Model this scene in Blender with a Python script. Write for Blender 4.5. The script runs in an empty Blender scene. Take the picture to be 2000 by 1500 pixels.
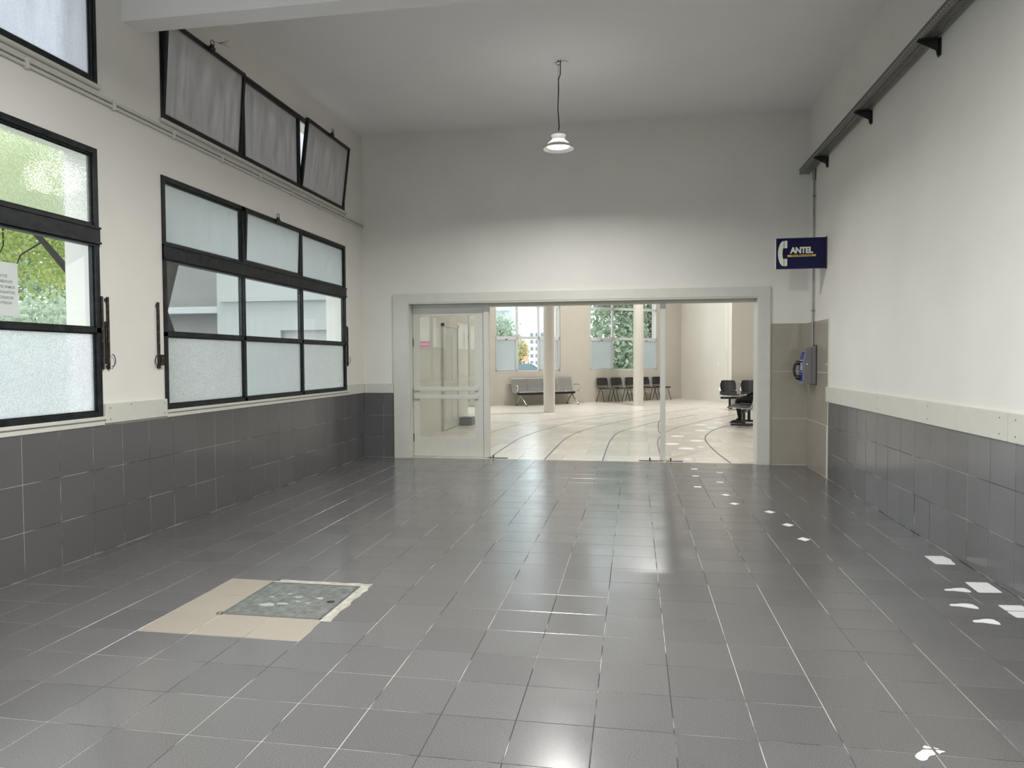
import bpy, bmesh, math, random
import numpy as np
from mathutils import Vector, Matrix
random.seed(7)
rng = np.random.default_rng(7)
scene = bpy.context.scene
COL = scene.collection

# ------------------------------------------------------------------ camera
cam_d = bpy.data.cameras.new('camera'); cam = bpy.data.objects.new('camera', cam_d); COL.objects.link(cam)
YAW, PIT, ROLL = 0.170, 0.0335, -0.005
F = Vector((-math.sin(YAW)*math.cos(PIT), math.cos(YAW)*math.cos(PIT), -math.sin(PIT)))
R0 = Vector((math.cos(YAW), math.sin(YAW), 0)); U0 = R0.cross(F)
RR = R0*math.cos(ROLL)+U0*math.sin(ROLL); UU = U0*math.cos(ROLL)-R0*math.sin(ROLL)
M = Matrix((RR, UU, -F)).transposed().to_4x4(); M.translation = (0, 0, 1.4155)
cam.matrix_world = M
cam_d.sensor_width = 36; cam_d.lens = 1395/2000*36; cam_d.clip_end = 500
scene.camera = cam

# ------------------------------------------------------------------ world, exposure
W = bpy.data.worlds.new('overcast_sky'); scene.world = W; W.use_nodes = True
bg = W.node_tree.nodes['Background']
bg.inputs[0].default_value = (0.90, 0.96, 1.0, 1); bg.inputs[1].default_value = 3.2
vs = scene.view_settings
vs.view_transform = 'Standard'; vs.look = 'None'; vs.gamma = 1; vs.use_curve_mapping = False
vs.exposure = 0.0
scene.cycles.max_bounces = 8; scene.cycles.diffuse_bounces = 5; scene.cycles.transmission_bounces = 7
scene.cycles.transparent_max_bounces = 24; scene.cycles.glossy_bounces = 4
scene.cycles.use_adaptive_sampling = True; scene.cycles.adaptive_threshold = 0.06
scene.cycles.sample_clamp_indirect = 6.0
LAMP_W = 84.0
LAMP2_W = 262.0
LAMP_COL = (1.0, 0.99, 0.96)

# ------------------------------------------------------------------ materials
def nt(name):
    m = bpy.data.materials.new(name); m.use_nodes = True
    t = m.node_tree; return m, t, t.nodes['Principled BSDF'], t.nodes, t.links
def plain(name, col, rough=0.5, metal=0.0, spec=0.5, var=0.0, scale=6.0, bump=0.0, bscale=60.0, objvar=0.0):
    m, t, b, N, L = nt(name)
    b.inputs['Roughness'].default_value = rough; b.inputs['Metallic'].default_value = metal
    b.inputs['Specular IOR Level'].default_value = spec
    c = (*col, 1)
    b.inputs['Base Color'].default_value = c
    tc = N.new('ShaderNodeTexCoord')
    if var > 0 or objvar > 0:
        no = N.new('ShaderNodeTexNoise'); no.inputs['Scale'].default_value = scale; no.inputs['Detail'].default_value = 5
        L.new(tc.outputs['Object'], no.inputs['Vector'])
        mr = N.new('ShaderNodeMapRange'); mr.inputs['From Min'].default_value = 0.25; mr.inputs['From Max'].default_value = 0.75
        mr.inputs['To Min'].default_value = 1-var; mr.inputs['To Max'].default_value = 1+var
        L.new(no.outputs['Fac'], mr.inputs['Value'])
        out = mr.outputs[0]
        if objvar > 0:
            oi = N.new('ShaderNodeObjectInfo'); m2 = N.new('ShaderNodeMapRange')
            m2.inputs['To Min'].default_value = 1-objvar; m2.inputs['To Max'].default_value = 1+objvar
            L.new(oi.outputs['Random'], m2.inputs['Value'])
            mm = N.new('ShaderNodeMath'); mm.operation = 'MULTIPLY'
            L.new(out, mm.inputs[0]); L.new(m2.outputs[0], mm.inputs[1]); out = mm.outputs[0]
        vm = N.new('ShaderNodeVectorMath'); vm.operation = 'SCALE'; vm.inputs[0].default_value = col
        L.new(out, vm.inputs['Scale']); L.new(vm.outputs[0], b.inputs['Base Color'])
    if bump > 0:
        n2 = N.new('ShaderNodeTexNoise'); n2.inputs['Scale'].default_value = bscale; n2.inputs['Detail'].default_value = 4
        L.new(tc.outputs['Object'], n2.inputs['Vector'])
        bp = N.new('ShaderNodeBump'); bp.inputs['Strength'].default_value = bump; bp.inputs['Distance'].default_value = 0.004
        L.new(n2.outputs['Fac'], bp.inputs['Height']); L.new(bp.outputs[0], b.inputs['Normal'])
    return m
def two_tone(name, c1, c2, scale, lo, hi, rough=0.6, detail=6, stretch=None, spec=0.5, metal=0, bump=0.0, objvar=0.0):
    m, t, b, N, L = nt(name)
    tc = N.new('ShaderNodeTexCoord'); mp = N.new('ShaderNodeMapping')
    if stretch: mp.inputs['Scale'].default_value = stretch
    no = N.new('ShaderNodeTexNoise'); no.inputs['Scale'].default_value = scale; no.inputs['Detail'].default_value = detail
    r = N.new('ShaderNodeMapRange'); r.inputs['From Min'].default_value = lo; r.inputs['From Max'].default_value = hi
    mx = N.new('ShaderNodeMix'); mx.data_type = 'RGBA'
    mx.inputs[6].default_value = (*c1, 1); mx.inputs[7].default_value = (*c2, 1)
    L.new(tc.outputs['Object'], mp.inputs['Vector']); L.new(mp.outputs[0], no.inputs['Vector'])
    L.new(no.outputs['Fac'], r.inputs['Value']); L.new(r.outputs[0], mx.inputs[0]); L.new(mx.outputs[2], b.inputs['Base Color'])
    if objvar:
        oi = N.new('ShaderNodeObjectInfo'); m2 = N.new('ShaderNodeMapRange'); m2.inputs['To Min'].default_value = 1-objvar; m2.inputs['To Max'].default_value = 1+objvar
        L.new(oi.outputs['Random'], m2.inputs['Value']); sv = N.new('ShaderNodeVectorMath'); sv.operation = 'SCALE'
        L.new(mx.outputs[2], sv.inputs[0]); L.new(m2.outputs[0], sv.inputs['Scale']); L.new(sv.outputs[0], b.inputs['Base Color'])
    b.inputs['Roughness'].default_value = rough; b.inputs['Specular IOR Level'].default_value = spec; b.inputs['Metallic'].default_value = metal
    if bump:
        bp = N.new('ShaderNodeBump'); bp.inputs['Strength'].default_value = bump; bp.inputs['Distance'].default_value = 0.003
        L.new(no.outputs['Fac'], bp.inputs['Height']); L.new(bp.outputs[0], b.inputs['Normal'])
    return m
def tile_mat(name, col, rough, speck, objvar, wob=0.05):
    m, t, b, N, L = nt(name)
    tc = N.new('ShaderNodeTexCoord'); oi = N.new('ShaderNodeObjectInfo')
    ad = N.new('ShaderNodeVectorMath'); ad.operation = 'ADD'
    L.new(tc.outputs['Object'], ad.inputs[0]); L.new(oi.outputs['Location'], ad.inputs[1])
    no = N.new('ShaderNodeTexNoise'); no.inputs['Scale'].default_value = 230; no.inputs['Detail'].default_value = 2
    L.new(ad.outputs[0], no.inputs['Vector'])
    r = N.new('ShaderNodeMapRange'); r.inputs['From Min'].default_value = .3; r.inputs['From Max'].default_value = .7
    r.inputs['To Min'].default_value = 1-speck; r.inputs['To Max'].default_value = 1+speck
    L.new(no.outputs['Fac'], r.inputs['Value'])
    r2 = N.new('ShaderNodeMapRange'); r2.inputs['To Min'].default_value = 1-objvar; r2.inputs['To Max'].default_value = 1+objvar
    L.new(oi.outputs['Random'], r2.inputs['Value'])
    mm = N.new('ShaderNodeMath'); mm.operation = 'MULTIPLY'; L.new(r.outputs[0], mm.inputs[0]); L.new(r2.outputs[0], mm.inputs[1])
    vm = N.new('ShaderNodeVectorMath'); vm.operation = 'SCALE'; vm.inputs[0].default_value = col
    L.new(mm.outputs[0], vm.inputs['Scale']); L.new(vm.outputs[0], b.inputs['Base Color'])
    n2 = N.new('ShaderNodeTexNoise'); n2.inputs['Scale'].default_value = 2.2; n2.inputs['Detail'].default_value = 3
    L.new(ad.outputs[0], n2.inputs['Vector'])
    r3 = N.new('ShaderNodeMapRange'); r3.inputs['From Min'].default_value = .3; r3.inputs['From Max'].default_value = .7
    r3.inputs['To Min'].default_value = rough-wob; r3.inputs['To Max'].default_value = rough+wob
    L.new(n2.outputs['Fac'], r3.inputs['Value']); L.new(r3.outputs[0], b.inputs['Roughness'])
    bp = N.new('ShaderNodeBump'); bp.inputs['Strength'].default_value = 0.06; bp.inputs['Distance'].default_value = 0.002
    L.new(no.outputs['Fac'], bp.inputs['Height']); L.new(bp.outputs[0], b.inputs['Normal'])
    return m
def schlick(N, L, f0=.04):
    lw = N.new('ShaderNodeLayerWeight'); lw.inputs['Blend'].default_value = .5
    pw = N.new('ShaderNodeMath'); pw.operation = 'POWER'; pw.inputs[1].default_value = 5
    ma = N.new('ShaderNodeMath'); ma.operation = 'MULTIPLY_ADD'; ma.inputs[1].default_value = 1-f0; ma.inputs[2].default_value = f0
    L.new(lw.outputs['Facing'], pw.inputs[0]); L.new(pw.outputs[0], ma.inputs[0]); return ma
def clear_glass(name, tint=(.95, .97, .96)):
    m = bpy.data.materials.new(name); m.use_nodes = True; t = m.node_tree; N = t.nodes; L = t.links; N.clear()
    o = N.new('ShaderNodeOutputMaterial'); tr = N.new('ShaderNodeBsdfTransparent'); tr.inputs[0].default_value = (*tint, 1)
    g = N.new('ShaderNodeBsdfGlossy'); g.inputs['Roughness'].default_value = 0.01
    fr = schlick(N, L)
    mx = N.new('ShaderNodeMixShader'); L.new(fr.outputs[0], mx.inputs[0]); L.new(tr.outputs[0], mx.inputs[1]); L.new(g.outputs[0], mx.inputs[2])
    L.new(mx.outputs[0], o.inputs[0]); return m
def obscure_glass(name, tint=(.93, .95, .95), trans=0.45, bscale=150.0, bstr=0.5, rough=0.25, greying=None, gloss_r=0.08, grain=0.0, gb=None):
    m = bpy.data.materials.new(name); m.use_nodes = True; t = m.node_tree; N = t.nodes; L = t.links; N.clear()
    o = N.new('ShaderNodeOutputMaterial'); tc = N.new('ShaderNodeTexCoord')
    v = N.new('ShaderNodeTexVoronoi'); v.inputs['Scale'].default_value = bscale; v.feature = 'F1'
    L.new(tc.outputs['Object'], v.inputs['Vector'])
    bp = N.new('ShaderNodeBump'); bp.inputs['Strength'].default_value = bstr; bp.inputs['Distance'].default_value = 0.003
    L.new(v.outputs['Distance'], bp.inputs['Height'])
    rf = N.new('ShaderNodeBsdfRefraction'); rf.inputs['Roughness'].default_value = rough; rf.inputs['IOR'].default_value = 1.12
    tl = N.new('ShaderNodeBsdfTranslucent')
    L.new(bp.outputs[0], rf.inputs['Normal'])
    rf.inputs['Color'].default_value = (*tint, 1); tl.inputs['Color'].default_value = (*tint, 1)
    if grain > 0:
        gr = N.new('ShaderNodeMapRange'); gr.inputs['From Min'].default_value = .12; gr.inputs['From Max'].default_value = .55
        gr.inputs['To Min'].default_value = 1-grain; gr.inputs['To Max'].default_value = 1+grain*.6; L.new(v.outputs['Distance'], gr.inputs['Value'])
        gv = N.new('ShaderNodeVectorMath'); gv.operation = 'SCALE'; gv.inputs[0].default_value = tint; L.new(gr.outputs[0], gv.inputs['Scale'])
        L.new(gv.outputs[0], rf.inputs['Color']); L.new(gv.outputs[0], tl.inputs['Color'])
    mx = N.new('ShaderNodeMixShader'); mx.inputs[0].default_value = trans
    L.new(rf.outputs[0], mx.inputs[1]); L.new(tl.outputs[0], mx.inputs[2])
    last = mx.outputs[0]
    if greying:  # streaky diffuse layer mixed over the glass
        mp = N.new('ShaderNodeMapping'); mp.inputs['Scale'].default_value = (1, 7, 1.2)
        no = N.new('ShaderNodeTexNoise'); no.inputs['Scale'].default_value = 2.2; no.inputs['Detail'].default_value = 6
        L.new(tc.outputs['Object'], mp.inputs['Vector']); L.new(mp.outputs[0], no.inputs['Vector'])
        r = N.new('ShaderNodeMapRange'); r.inputs['From Min'].default_value = .3; r.inputs['From Max'].default_value = .7
        r.inputs['To Min'].default_value = greying[3]*0.8; r.inputs['To Max'].default_value = min(1, greying[3]*1.2)
        L.new(no.outputs['Fac'], r.inputs['Value'])
        df = N.new('ShaderNodeBsdfDiffuse'); df.inputs[0].default_value = (*greying[:3], 1)
        m3 = N.new('ShaderNodeMixShader'); L.new(r.outputs[0], m3.inputs[0]); L.new(last, m3.inputs[1]); L.new(df.outputs[0], m3.inputs[2])
        last = m3.outputs[0]
    g = N.new('ShaderNodeBsdfGlossy'); g.inputs['Roughness'].default_value = gloss_r; L.new(bp.outputs[0], g.inputs['Normal'])
    if gb:
        b2 = N.new('ShaderNodeBump'); b2.inputs['Strength'].default_value = gb; b2.inputs['Distance'].default_value = .003
        L.new(v.outputs['Distance'], b2.inputs['Height']); L.new(b2.outputs[0], g.inputs['Normal'])
    fr = schlick(N, L)
    m2 = N.new('ShaderNodeMixShader'); L.new(fr.outputs[0], m2.inputs[0]); L.new(last, m2.inputs[1]); L.new(g.outputs[0], m2.inputs[2])
    L.new(m2.outputs[0], o.inputs[0]); return m
def emit(name, col, s):
    m = bpy.data.materials.new(name); m.use_nodes = True; t = m.node_tree; N = t.nodes; N.clear()
    o = N.new('ShaderNodeOutputMaterial'); e = N.new('ShaderNodeEmission'); e.inputs[0].default_value = (*col, 1); e.inputs[1].default_value = s
    t.links.new(e.outputs[0], o.inputs[0]); return m
def leaf_mat(name, c1, c2):
    m = bpy.data.materials.new(name); m.use_nodes = True; t = m.node_tree; N = t.nodes; L = t.links; N.clear()
    o = N.new('ShaderNodeOutputMaterial'); gi = N.new('ShaderNodeNewGeometry'); mx = N.new('ShaderNodeMix'); mx.data_type = 'RGBA'
    mx.inputs[6].default_value = (*c1, 1); mx.inputs[7].default_value = (*c2, 1); L.new(gi.outputs['Random Per Island'], mx.inputs[0])
    d = N.new('ShaderNodeBsdfDiffuse'); tl = N.new('ShaderNodeBsdfTranslucent'); L.new(mx.outputs[2], d.inputs[0]); L.new(mx.outputs[2], tl.inputs[0])
    s = N.new('ShaderNodeMixShader'); s.inputs[0].default_value = 0.45; L.new(d.outputs[0], s.inputs[1]); L.new(tl.outputs[0], s.inputs[2])
    L.new(s.outputs[0], o.inputs[0]); return m

MT = dict(
    plaster=plain('wall_plaster', (.735, .718, .672), .75, spec=.25, var=.035, scale=1.6, bump=.12, bscale=35),
    ceil=plain('ceiling_paint', (.86, .84, .835), .8, spec=.2, var=.02, scale=1.2, bump=.08, bscale=25),
    trim=plain('cream_gloss_paint', (.60, .595, .54), .38, var=.03, scale=9, bump=.05, bscale=20),
    tile=tile_mat('grey_speckled_tile', (.114, .111, .112), .20, .32, .06, .04),
    dado=tile_mat('grey_dado_tile', (.112, .109, .112), .15, .14, .05),
    beige=tile_mat('beige_speckled_tile', (.285, .255, .212), .38, .10, .03),
    taupe=plain('glossy_taupe_tile', (.33, .295, .245), .12, var=.04, scale=3),
    grout=two_tone('grout', (.42, .40, .37), (.035, .033, .032), 3.2, .46, .56, .85),
    grout_w=two_tone('dado_grout', (.34, .33, .32), (.05, .048, .048), 2.6, .46, .56, .85),
    cream_grout=plain('cream_grout', (.62, .60, .55), .8),
    black=two_tone('black_window_paint', (.006, .0075, .009), (.022, .025, .027), 14, .35, .7, .42, spec=.3, bump=.15),
    blackm=plain('black_metal', (.012, .012, .013), .4),
    rod=two_tone('worn_brown_metal', (.015, .012, .011), (.12, .085, .065), 40, .5, .75, .45, metal=.3),
    clear=clear_glass('clear_glass'),
    obs=obscure_glass('hammered_glass', tint=(.77, .785, .79), trans=.35, bscale=105, bstr=1.1, rough=.12, grain=.20),
    obs_dim=obscure_glass('hammered_glass_dimmed', tint=(.66, .67, .655), trans=.35, bscale=105, bstr=1.1, rough=.12, grain=.20),  # hammered glass again, tint lowered to stand in for dimmer outdoors
    obs_top=obscure_glass('rippled_glass', tint=(.93, .95, .92), trans=.12, bscale=75, bstr=.55, rough=.16, gloss_r=.012, grain=.08, gb=.14),
    obs_sky=obscure_glass('greyed_rippled_glass', tint=(.70, .72, .75), trans=.5, bscale=75, bstr=.5, rough=.16, grain=.08, greying=(.55, .55, .57, .22)),  # lower tint and mottled grey layer tone the pane down
    obs_up=obscure_glass('streaky_grey_glass', tint=(.66, .65, .66), trans=.5, bscale=140, bstr=.4, rough=.3, greying=(.47, .44, .42, .62)),  # strong streaky grey layer over the rippled glass
    obs_mid=obscure_glass('satin_glass', tint=(.70, .735, .73), trans=.45, bscale=200, bstr=.3, rough=.22, greying=(.5, .5, .49, .22)),  # darker outdoors of window_2 put into the tint and grey layer
    galv=plain('galvanised_steel', (.30, .30, .29), .38, metal=.85, var=.12, scale=20),
    tray=plain('dull_tray_steel', (.21, .205, .19), .45, metal=.7, var=.1, scale=20),
    chrome=plain('chrome', (.75, .75, .74), .15, metal=1),
    steel=plain('perforated_grey_steel', (.30, .30, .29), .35, metal=.6),
    white=plain('white_plastic', (.72, .72, .70), .4),
    refr=emit('lamp_refractor', (1, .99, .96), 13.0),
    glow=emit('lamp_glow', (1, .98, .95), 9.0),
    lampw=plain('lamp_aluminium', (.62, .62, .60), .35, metal=.5),
    vinyl=plain('white_vinyl_sticker', (.80, .81, .80), .45, var=.03, scale=30),
    paper=plain('paper', (.78, .76, .77), .7),
    ink=plain('faded_ink', (.28, .27, .30), .8),
    blue=plain('navy_enamel', (.003, .003, .050), .25, spec=.3),
    yellow=plain('yellow_strip', (.70, .48, .07), .4),
    cream=plain('cream_letter', (.72, .74, .62), .4),
    phone=plain('grey_phone_housing', (.18, .172, .172), .42, var=.03, scale=20),
    phblue=plain('blue_phone_panel', (.012, .03, .22), .3),
    phlight=plain('pale_phone_edge', (.34, .40, .46), .35),
    pink=plain('pink_label', (.72, .30, .42), .5),
    red=plain('red_label', (.55, .06, .05), .5),
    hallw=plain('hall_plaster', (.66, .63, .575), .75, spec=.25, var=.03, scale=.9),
    hallw_dim=plain('hall_plaster_dimmed', (.50, .468, .41), .75, spec=.25, var=.03, scale=.9),  # hall plaster darkened; the far wall's weaker light is in its colour
    halltile=two_tone('beige_stone_tile', (.72, .68, .62), (.55, .51, .45), 3.5, .35, .7, .24, stretch=(.5, 4, 1), objvar=.10),
    halljoint=plain('hall_joint', (.27, .25, .22), .7),
    inlay=plain('dark_inlay', (.06, .06, .058), .4),
    blkplastic=plain('black_plastic', (.012, .012, .014), .42),
    seatedge=plain('pale_seat_edge', (.5, .5, .49), .35),
    cloth=plain('black_cloth', (.008, .008, .009), .9),
    skin=plain('skin', (.50, .32, .24), .55),
    hair=plain('dark_hair', (.02, .015, .012), .6),
    alu=plain('white_aluminium_frame', (.55, .56, .57), .4),
    ext=plain('pale_render', (.50, .52, .53), .85, var=.04, scale=1),
    extdark=plain('grey_render', (.22, .22, .22), .85, var=.1, scale=1),
    asphalt=plain('pale_paving', (.42, .42, .41), .9, var=.1, scale=2),
    bark=plain('dark_bark', (.018, .015, .013), .9, var=.3, scale=12, bump=.5, bscale=25),
    leaf1=leaf_mat('yellow_green_leaves', (.27, .36, .08), (.62, .67, .30)),
    leaf2=leaf_mat('grey_green_leaves', (.33, .41, .31), (.62, .68, .56)),
    leaf3=leaf_mat('mid_green_leaves', (.27, .37, .25), (.58, .66, .52)),
    leaf4=leaf_mat('autumn_leaves', (.50, .42, .20), (.66, .60, .32)),
    bluebld=plain('pale_blue_facade', (.58, .68, .70), .6),
    whitebld=plain('white_facade', (.72, .72, .72), .7),
    dwin=plain('dark_window_glass', (.16, .22, .25), .15),
    orange=plain('orange_board', (.75, .38, .24), .6),
    carw=plain('white_car_paint', (.72, .73, .75), .3),
    card=plain('dark_car_paint', (.08, .10, .13), .3),
    manh=two_tone('worn_steel_plate', (.13, .14, .13), (.23, .24, .225), 22, .35, .7, .42, bump=.6, metal=.25),
    manhp=plain('pale_plate_patch', (.30, .33, .32), .5, var=.2, scale=30),
    cement=two_tone('pale_cement', (.40, .385, .33), (.25, .24, .21), 18, .35, .7, .85, bump=.3),
)

# ------------------------------------------------------------------ helpers
OFF = {}
def BM(): return bmesh.new()
def box(bm, x0, x1, y0, y1, z0, z1):
    v = [bm.verts.new(p) for p in ((x0,y0,z0),(x1,y0,z0),(x1,y1,z0),(x0,y1,z0),(x0,y0,z1),(x1,y0,z1),(x1,y1,z1),(x0,y1,z1))]
    for f in ((0,3,2,1),(4,5,6,7),(0,1,5,4),(1,2,6,5),(2,3,7,6),(3,0,4,7)): bm.faces.new([v[i] for i in f])
    return bm
def bx(*a): return box(BM(), *a)
def cbox(bm, x0, x1, y0, y1, z0, z1, c):
    """box with chamfered edges"""
    t = BM(); box(t, x0, x1, y0, y1, z0, z1)
    bmesh.ops.bevel(t, geom=list(t.edges), offset=c, segments=1, affect='EDGES')
    me = bpy.data.meshes.new('t'); t.to_mesh(me); t.free(); bm.from_mesh(me); bpy.data.meshes.remove(me); return bm
def bcx(*a): return cbox(BM(), *a)
def prism(bm, pts, axis, a, b):
    """extrude a 2D outline along an axis from a to b"""
    def P(p, d):
        if axis == 'z': return (p[0], p[1], d)
        if axis == 'y': return (p[0], d, p[1])
        return (d, p[0], p[1])
    A = [bm.verts.new(P(p, a)) for p in pts]; B = [bm.verts.new(P(p, b)) for p in pts]; n = len(pts)
    bm.faces.new(A[::-1]); bm.faces.new(B)
    for i in range(n): bm.faces.new((A[i], A[(i+1) % n], B[(i+1) % n], B[i]))
    bmesh.ops.recalc_face_normals(bm, faces=list(bm.faces)); return bm
def tube(bm, pts, r, n=8, caps=True):
    pts = [Vector(p) for p in pts]; rings = []; prev = None
    rs = r if isinstance(r, (list, tuple)) else [r]*len(pts)
    for i, p in enumerate(pts):
        d = (pts[min(i+1, len(pts)-1)]-pts[max(i-1, 0)]).normalized()
        if prev is None:
            a = Vector((0, 0, 1)) if abs(d.z) < .9 else Vector((1, 0, 0)); u = d.cross(a).normalized()
        else: u = (prev-d*prev.dot(d)).normalized()
        prev = u; w = d.cross(u)
        rings.append([bm.verts.new(p+(u*math.cos(2*math.pi*k/n)+w*math.sin(2*math.pi*k/n))*rs[i]) for k in range(n)])
    for a, b in zip(rings, rings[1:]):
        for k in range(n): bm.faces.new((a[k], a[(k+1) % n], b[(k+1) % n], b[k]))
    if caps: bm.faces.new(rings[0][::-1]); bm.faces.new(rings[-1])
    return bm
def lathe(bm, prof, cx=0, cy=0, n=32, closed=False):
    rings = [[bm.verts.new((cx+r*math.cos(2*math.pi*k/n), cy+r*math.sin(2*math.pi*k/n), z)) for k in range(n)] for r, z in prof]
    for a, b in zip(rings, rings[1:]):
        for k in range(n): bm.faces.new((a[k], a[(k+1) % n], b[(k+1) % n], b[k]))
    if closed: bm.faces.new(rings[0][::-1]); bm.faces.new(rings[-1])
    return bm
def ringpts(c, r, axis='x', n=14, a0=0, a1=2*math.pi, sy=1.0):
    out = []
    for i in range(n+1):
        a = a0+(a1-a0)*i/n; p, q = r*math.cos(a)*sy, r*math.sin(a)
        out.append((c[0], c[1]+p, c[2]+q) if axis == 'x' else (c[0]+p, c[1], c[2]+q) if axis == 'y' else (c[0]+p, c[1]+q, c[2]))
    return out
def finish(o, label=None, cat=None, kind=None, group=None):
    if label: o['label'] = label
    if cat: o['category'] = cat
    if kind: o['kind'] = kind
    if group: o['group'] = group
    return o
def mk(name, bm, m, parent=None, smooth=False, frame=None, recenter=True, **k):
    me = bpy.data.meshes.new(name)
    if isinstance(bm, bpy.types.Mesh): me = bm
    else:
        bmesh.ops.recalc_face_normals(bm, faces=list(bm.faces)) if not k.pop('keepn', False) else None
        bm.to_mesh(me); bm.free()
    k.pop('keepn', None)
    off = Vector((0, 0, 0))
    if recenter and len(me.vertices):
        co = np.empty(len(me.vertices)*3); me.vertices.foreach_get('co', co); co = co.reshape(-1, 3)
        lo, hi = co.min(0), co.max(0); off = Vector(((lo[0]+hi[0])/2, (lo[1]+hi[1])/2, lo[2]))
        me.transform(Matrix.Translation(-off))
    if m and not me.materials: me.materials.append(m)
    if smooth:
        for p in me.polygons: p.use_smooth = True
    o = bpy.data.objects.new(name, me); COL.objects.link(o)
    if parent is not None:
        o.parent = parent; o.location = off-OFF.get(parent.name, Vector())
    elif frame is not None:
        o.matrix_world = frame @ Matrix.Translation(off)
    else: o.location = off
    OFF[o.name] = off
    return finish(o, **k)
def smooth_angle(o, ang=40):
    try: o.data.shade_smooth(); o.data.set_sharp_from_angle(angle=math.radians(ang))
    except Exception: pass
    return o
def empty(name, loc, rotz=0, **k):
    o = bpy.data.objects.new(name, None); COL.objects.link(o); o.location = loc; o.rotation_euler = (0, 0, rotz); o.empty_display_size = .1
    OFF[o.name] = Vector((0, 0, 0)); return finish(o, **k)
def inst(name, me, loc, parent, rot=None):
    o = bpy.data.objects.new(name, me); COL.objects.link(o); o.parent = parent; o.location = Vector(loc)-OFF[parent.name]
    if rot: o.rotation_euler = rot
    return o
def copy_tree(o, parent=None):
    c = o.copy(); COL.objects.link(c); c.parent = parent; OFF[c.name] = OFF.get(o.name, Vector())
    for ch in [x for x in bpy.data.objects if x.parent == o]: copy_tree(ch, c)
    return c
_tiles = {}
def tile_mesh(w, h, axis, m, t=.008, c=.0012):
    key = (round(w, 4), round(h, 4), axis, m.name)
    if key in _tiles: return _tiles[key]
    bm = BM()
    def ring(i, z): return [(-w/2+i, -h/2+i, z), (w/2-i, -h/2+i, z), (w/2-i, h/2-i, z), (-w/2+i, h/2-i, z)]
    ax = {'z': lambda p: p, '+x': lambda p: (p[2], p[0], p[1]), '-x': lambda p: (-p[2], -p[0], p[1]), '-y': lambda p: (p[0], -p[2], p[1])}[axis]
    rr = [[bm.verts.new(ax(p)) for p in ring(i, z)] for i, z in ((0, -t), (0, -c), (c, 0))]
    for a, b in zip(rr, rr[1:]):
        for k in range(4): bm.faces.new((a[k], a[(k+1) % 4], b[(k+1) % 4], b[k]))
    bm.faces.new(rr[2]); bmesh.ops.recalc_face_normals(bm, faces=list(bm.faces))
    bm.faces.ensure_lookup_table()
    me = bpy.data.meshes.new('tile'); bm.to_mesh(me); bm.free(); me.materials.append(m)
    _tiles[key] = me; return me
def text_bm(body, size, ext, align='CENTER', off=0.0, sp=1.0):
    cu = bpy.data.curves.new('txt', 'FONT'); cu.body = body; cu.size = size; cu.extrude = ext; cu.align_x = align; cu.align_y = 'CENTER'
    cu.offset = off; cu.space_character = sp; cu.resolution_u = 3
    o = bpy.data.objects.new('txt', cu); COL.objects.link(o); bpy.context.view_layer.update()
    me = bpy.data.meshes.new_from_object(o.evaluated_get(bpy.context.evaluated_depsgraph_get()))
    bpy.data.objects.remove(o); bpy.data.curves.remove(cu)
    bm = BM(); bm.from_mesh(me); bpy.data.meshes.remove(me); return bm
def wall_with_holes(axis, a0, a1, z0, z1, d0, d1, holes, bm=None):
    """slab along one axis with rectangular openings; axis 'y': runs along y with depth x d0..d1; 'x': runs along x with depth y"""
    bm = bm or BM()
    us = sorted({a0, a1, *[h[0] for h in holes], *[h[1] for h in holes]}); zs = sorted({z0, z1, *[h[2] for h in holes], *[h[3] for h in holes]})
    us = [u for u in us if a0 <= u <= a1]; zs = [z for z in zs if z0 <= z <= z1]
    for u0, u1 in zip(us, us[1:]):
        run = None
        for zz0, zz1 in zip(zs, zs[1:]):
            cu, cz = (u0+u1)/2, (zz0+zz1)/2
            solid = not any(h[0] < cu < h[1] and h[2] < cz < h[3] for h in holes)
            if solid: run = (run[0], zz1) if run else (zz0, zz1)
            if (not solid or zz1 == zs[-1]) and run:
                if axis == 'y': box(bm, d0, d1, u0, u1, *run)
                else: box(bm, u0, u1, d0, d1, *run)
                run = None
    bmesh.ops.remove_doubles(bm, verts=list(bm.verts), dist=1e-5)
    return bm

# ------------------------------------------------------------------ dimensions
XL, XR, YB, CEIL, YF = -3.92, 2.245, 9.97, 4.67, -3.6
TW = .28
P, GX, GY = .304, -.762, 3.635          # floor grid
DTOP = .94

# ------------------------------------------------------------------ room shell
floor = mk('floor', bx(XL-.3, XR+.3, YF-.2, 10.0, -.12, -.0016), MT['grout'], label='grey speckled square floor tiles of the entrance room', cat='floor', kind='structure')
beige_cells = {(-6, 0), (-6, 1), (-6, -1), (-5, -1), (-4, -1)}
hole_cells = {(-5, 0), (-4, 0), (-5, 1), (-4, 1)}
cells = []
J = .0032
for i in range(-11, 10):
    for j in range(-24, 22):
        x0, x1, y0, y1 = GX+i*P, GX+(i+1)*P, GY+j*P, GY+(j+1)*P
        x0, x1, y0, y1 = max(x0, XL+.009), min(x1, XR-.009), max(y0, YF), min(y1, 9.998)
        if x1-x0 < .02 or y1-y0 < .02: continue
        cells.append((i, j, x0, x1, y0, y1))
Minv = M.inverted()
def inframe(x, y, z=0):
    q = Minv @ Vector((x, y, z))
    if q.z > -.3: return False
    u, v = q.x/-q.z*1395, q.y/-q.z*1395
    return -1100 < u < 1100 and -830 < v < 830
vis = [c for c in cells if inframe((c[2]+c[3])/2, (c[4]+c[5])/2)]
vis.sort(key=lambda c: math.hypot((c[2]+c[3])/2, (c[4]+c[5])/2))
special = [c for c in vis if (c[0], c[1]) in beige_cells]
normal = [c for c in vis if (c[0], c[1]) not in beige_cells and (c[0], c[1]) not in hole_cells]
single = set((c[0], c[1]) for c in normal[:294])
rest = BM()
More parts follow.
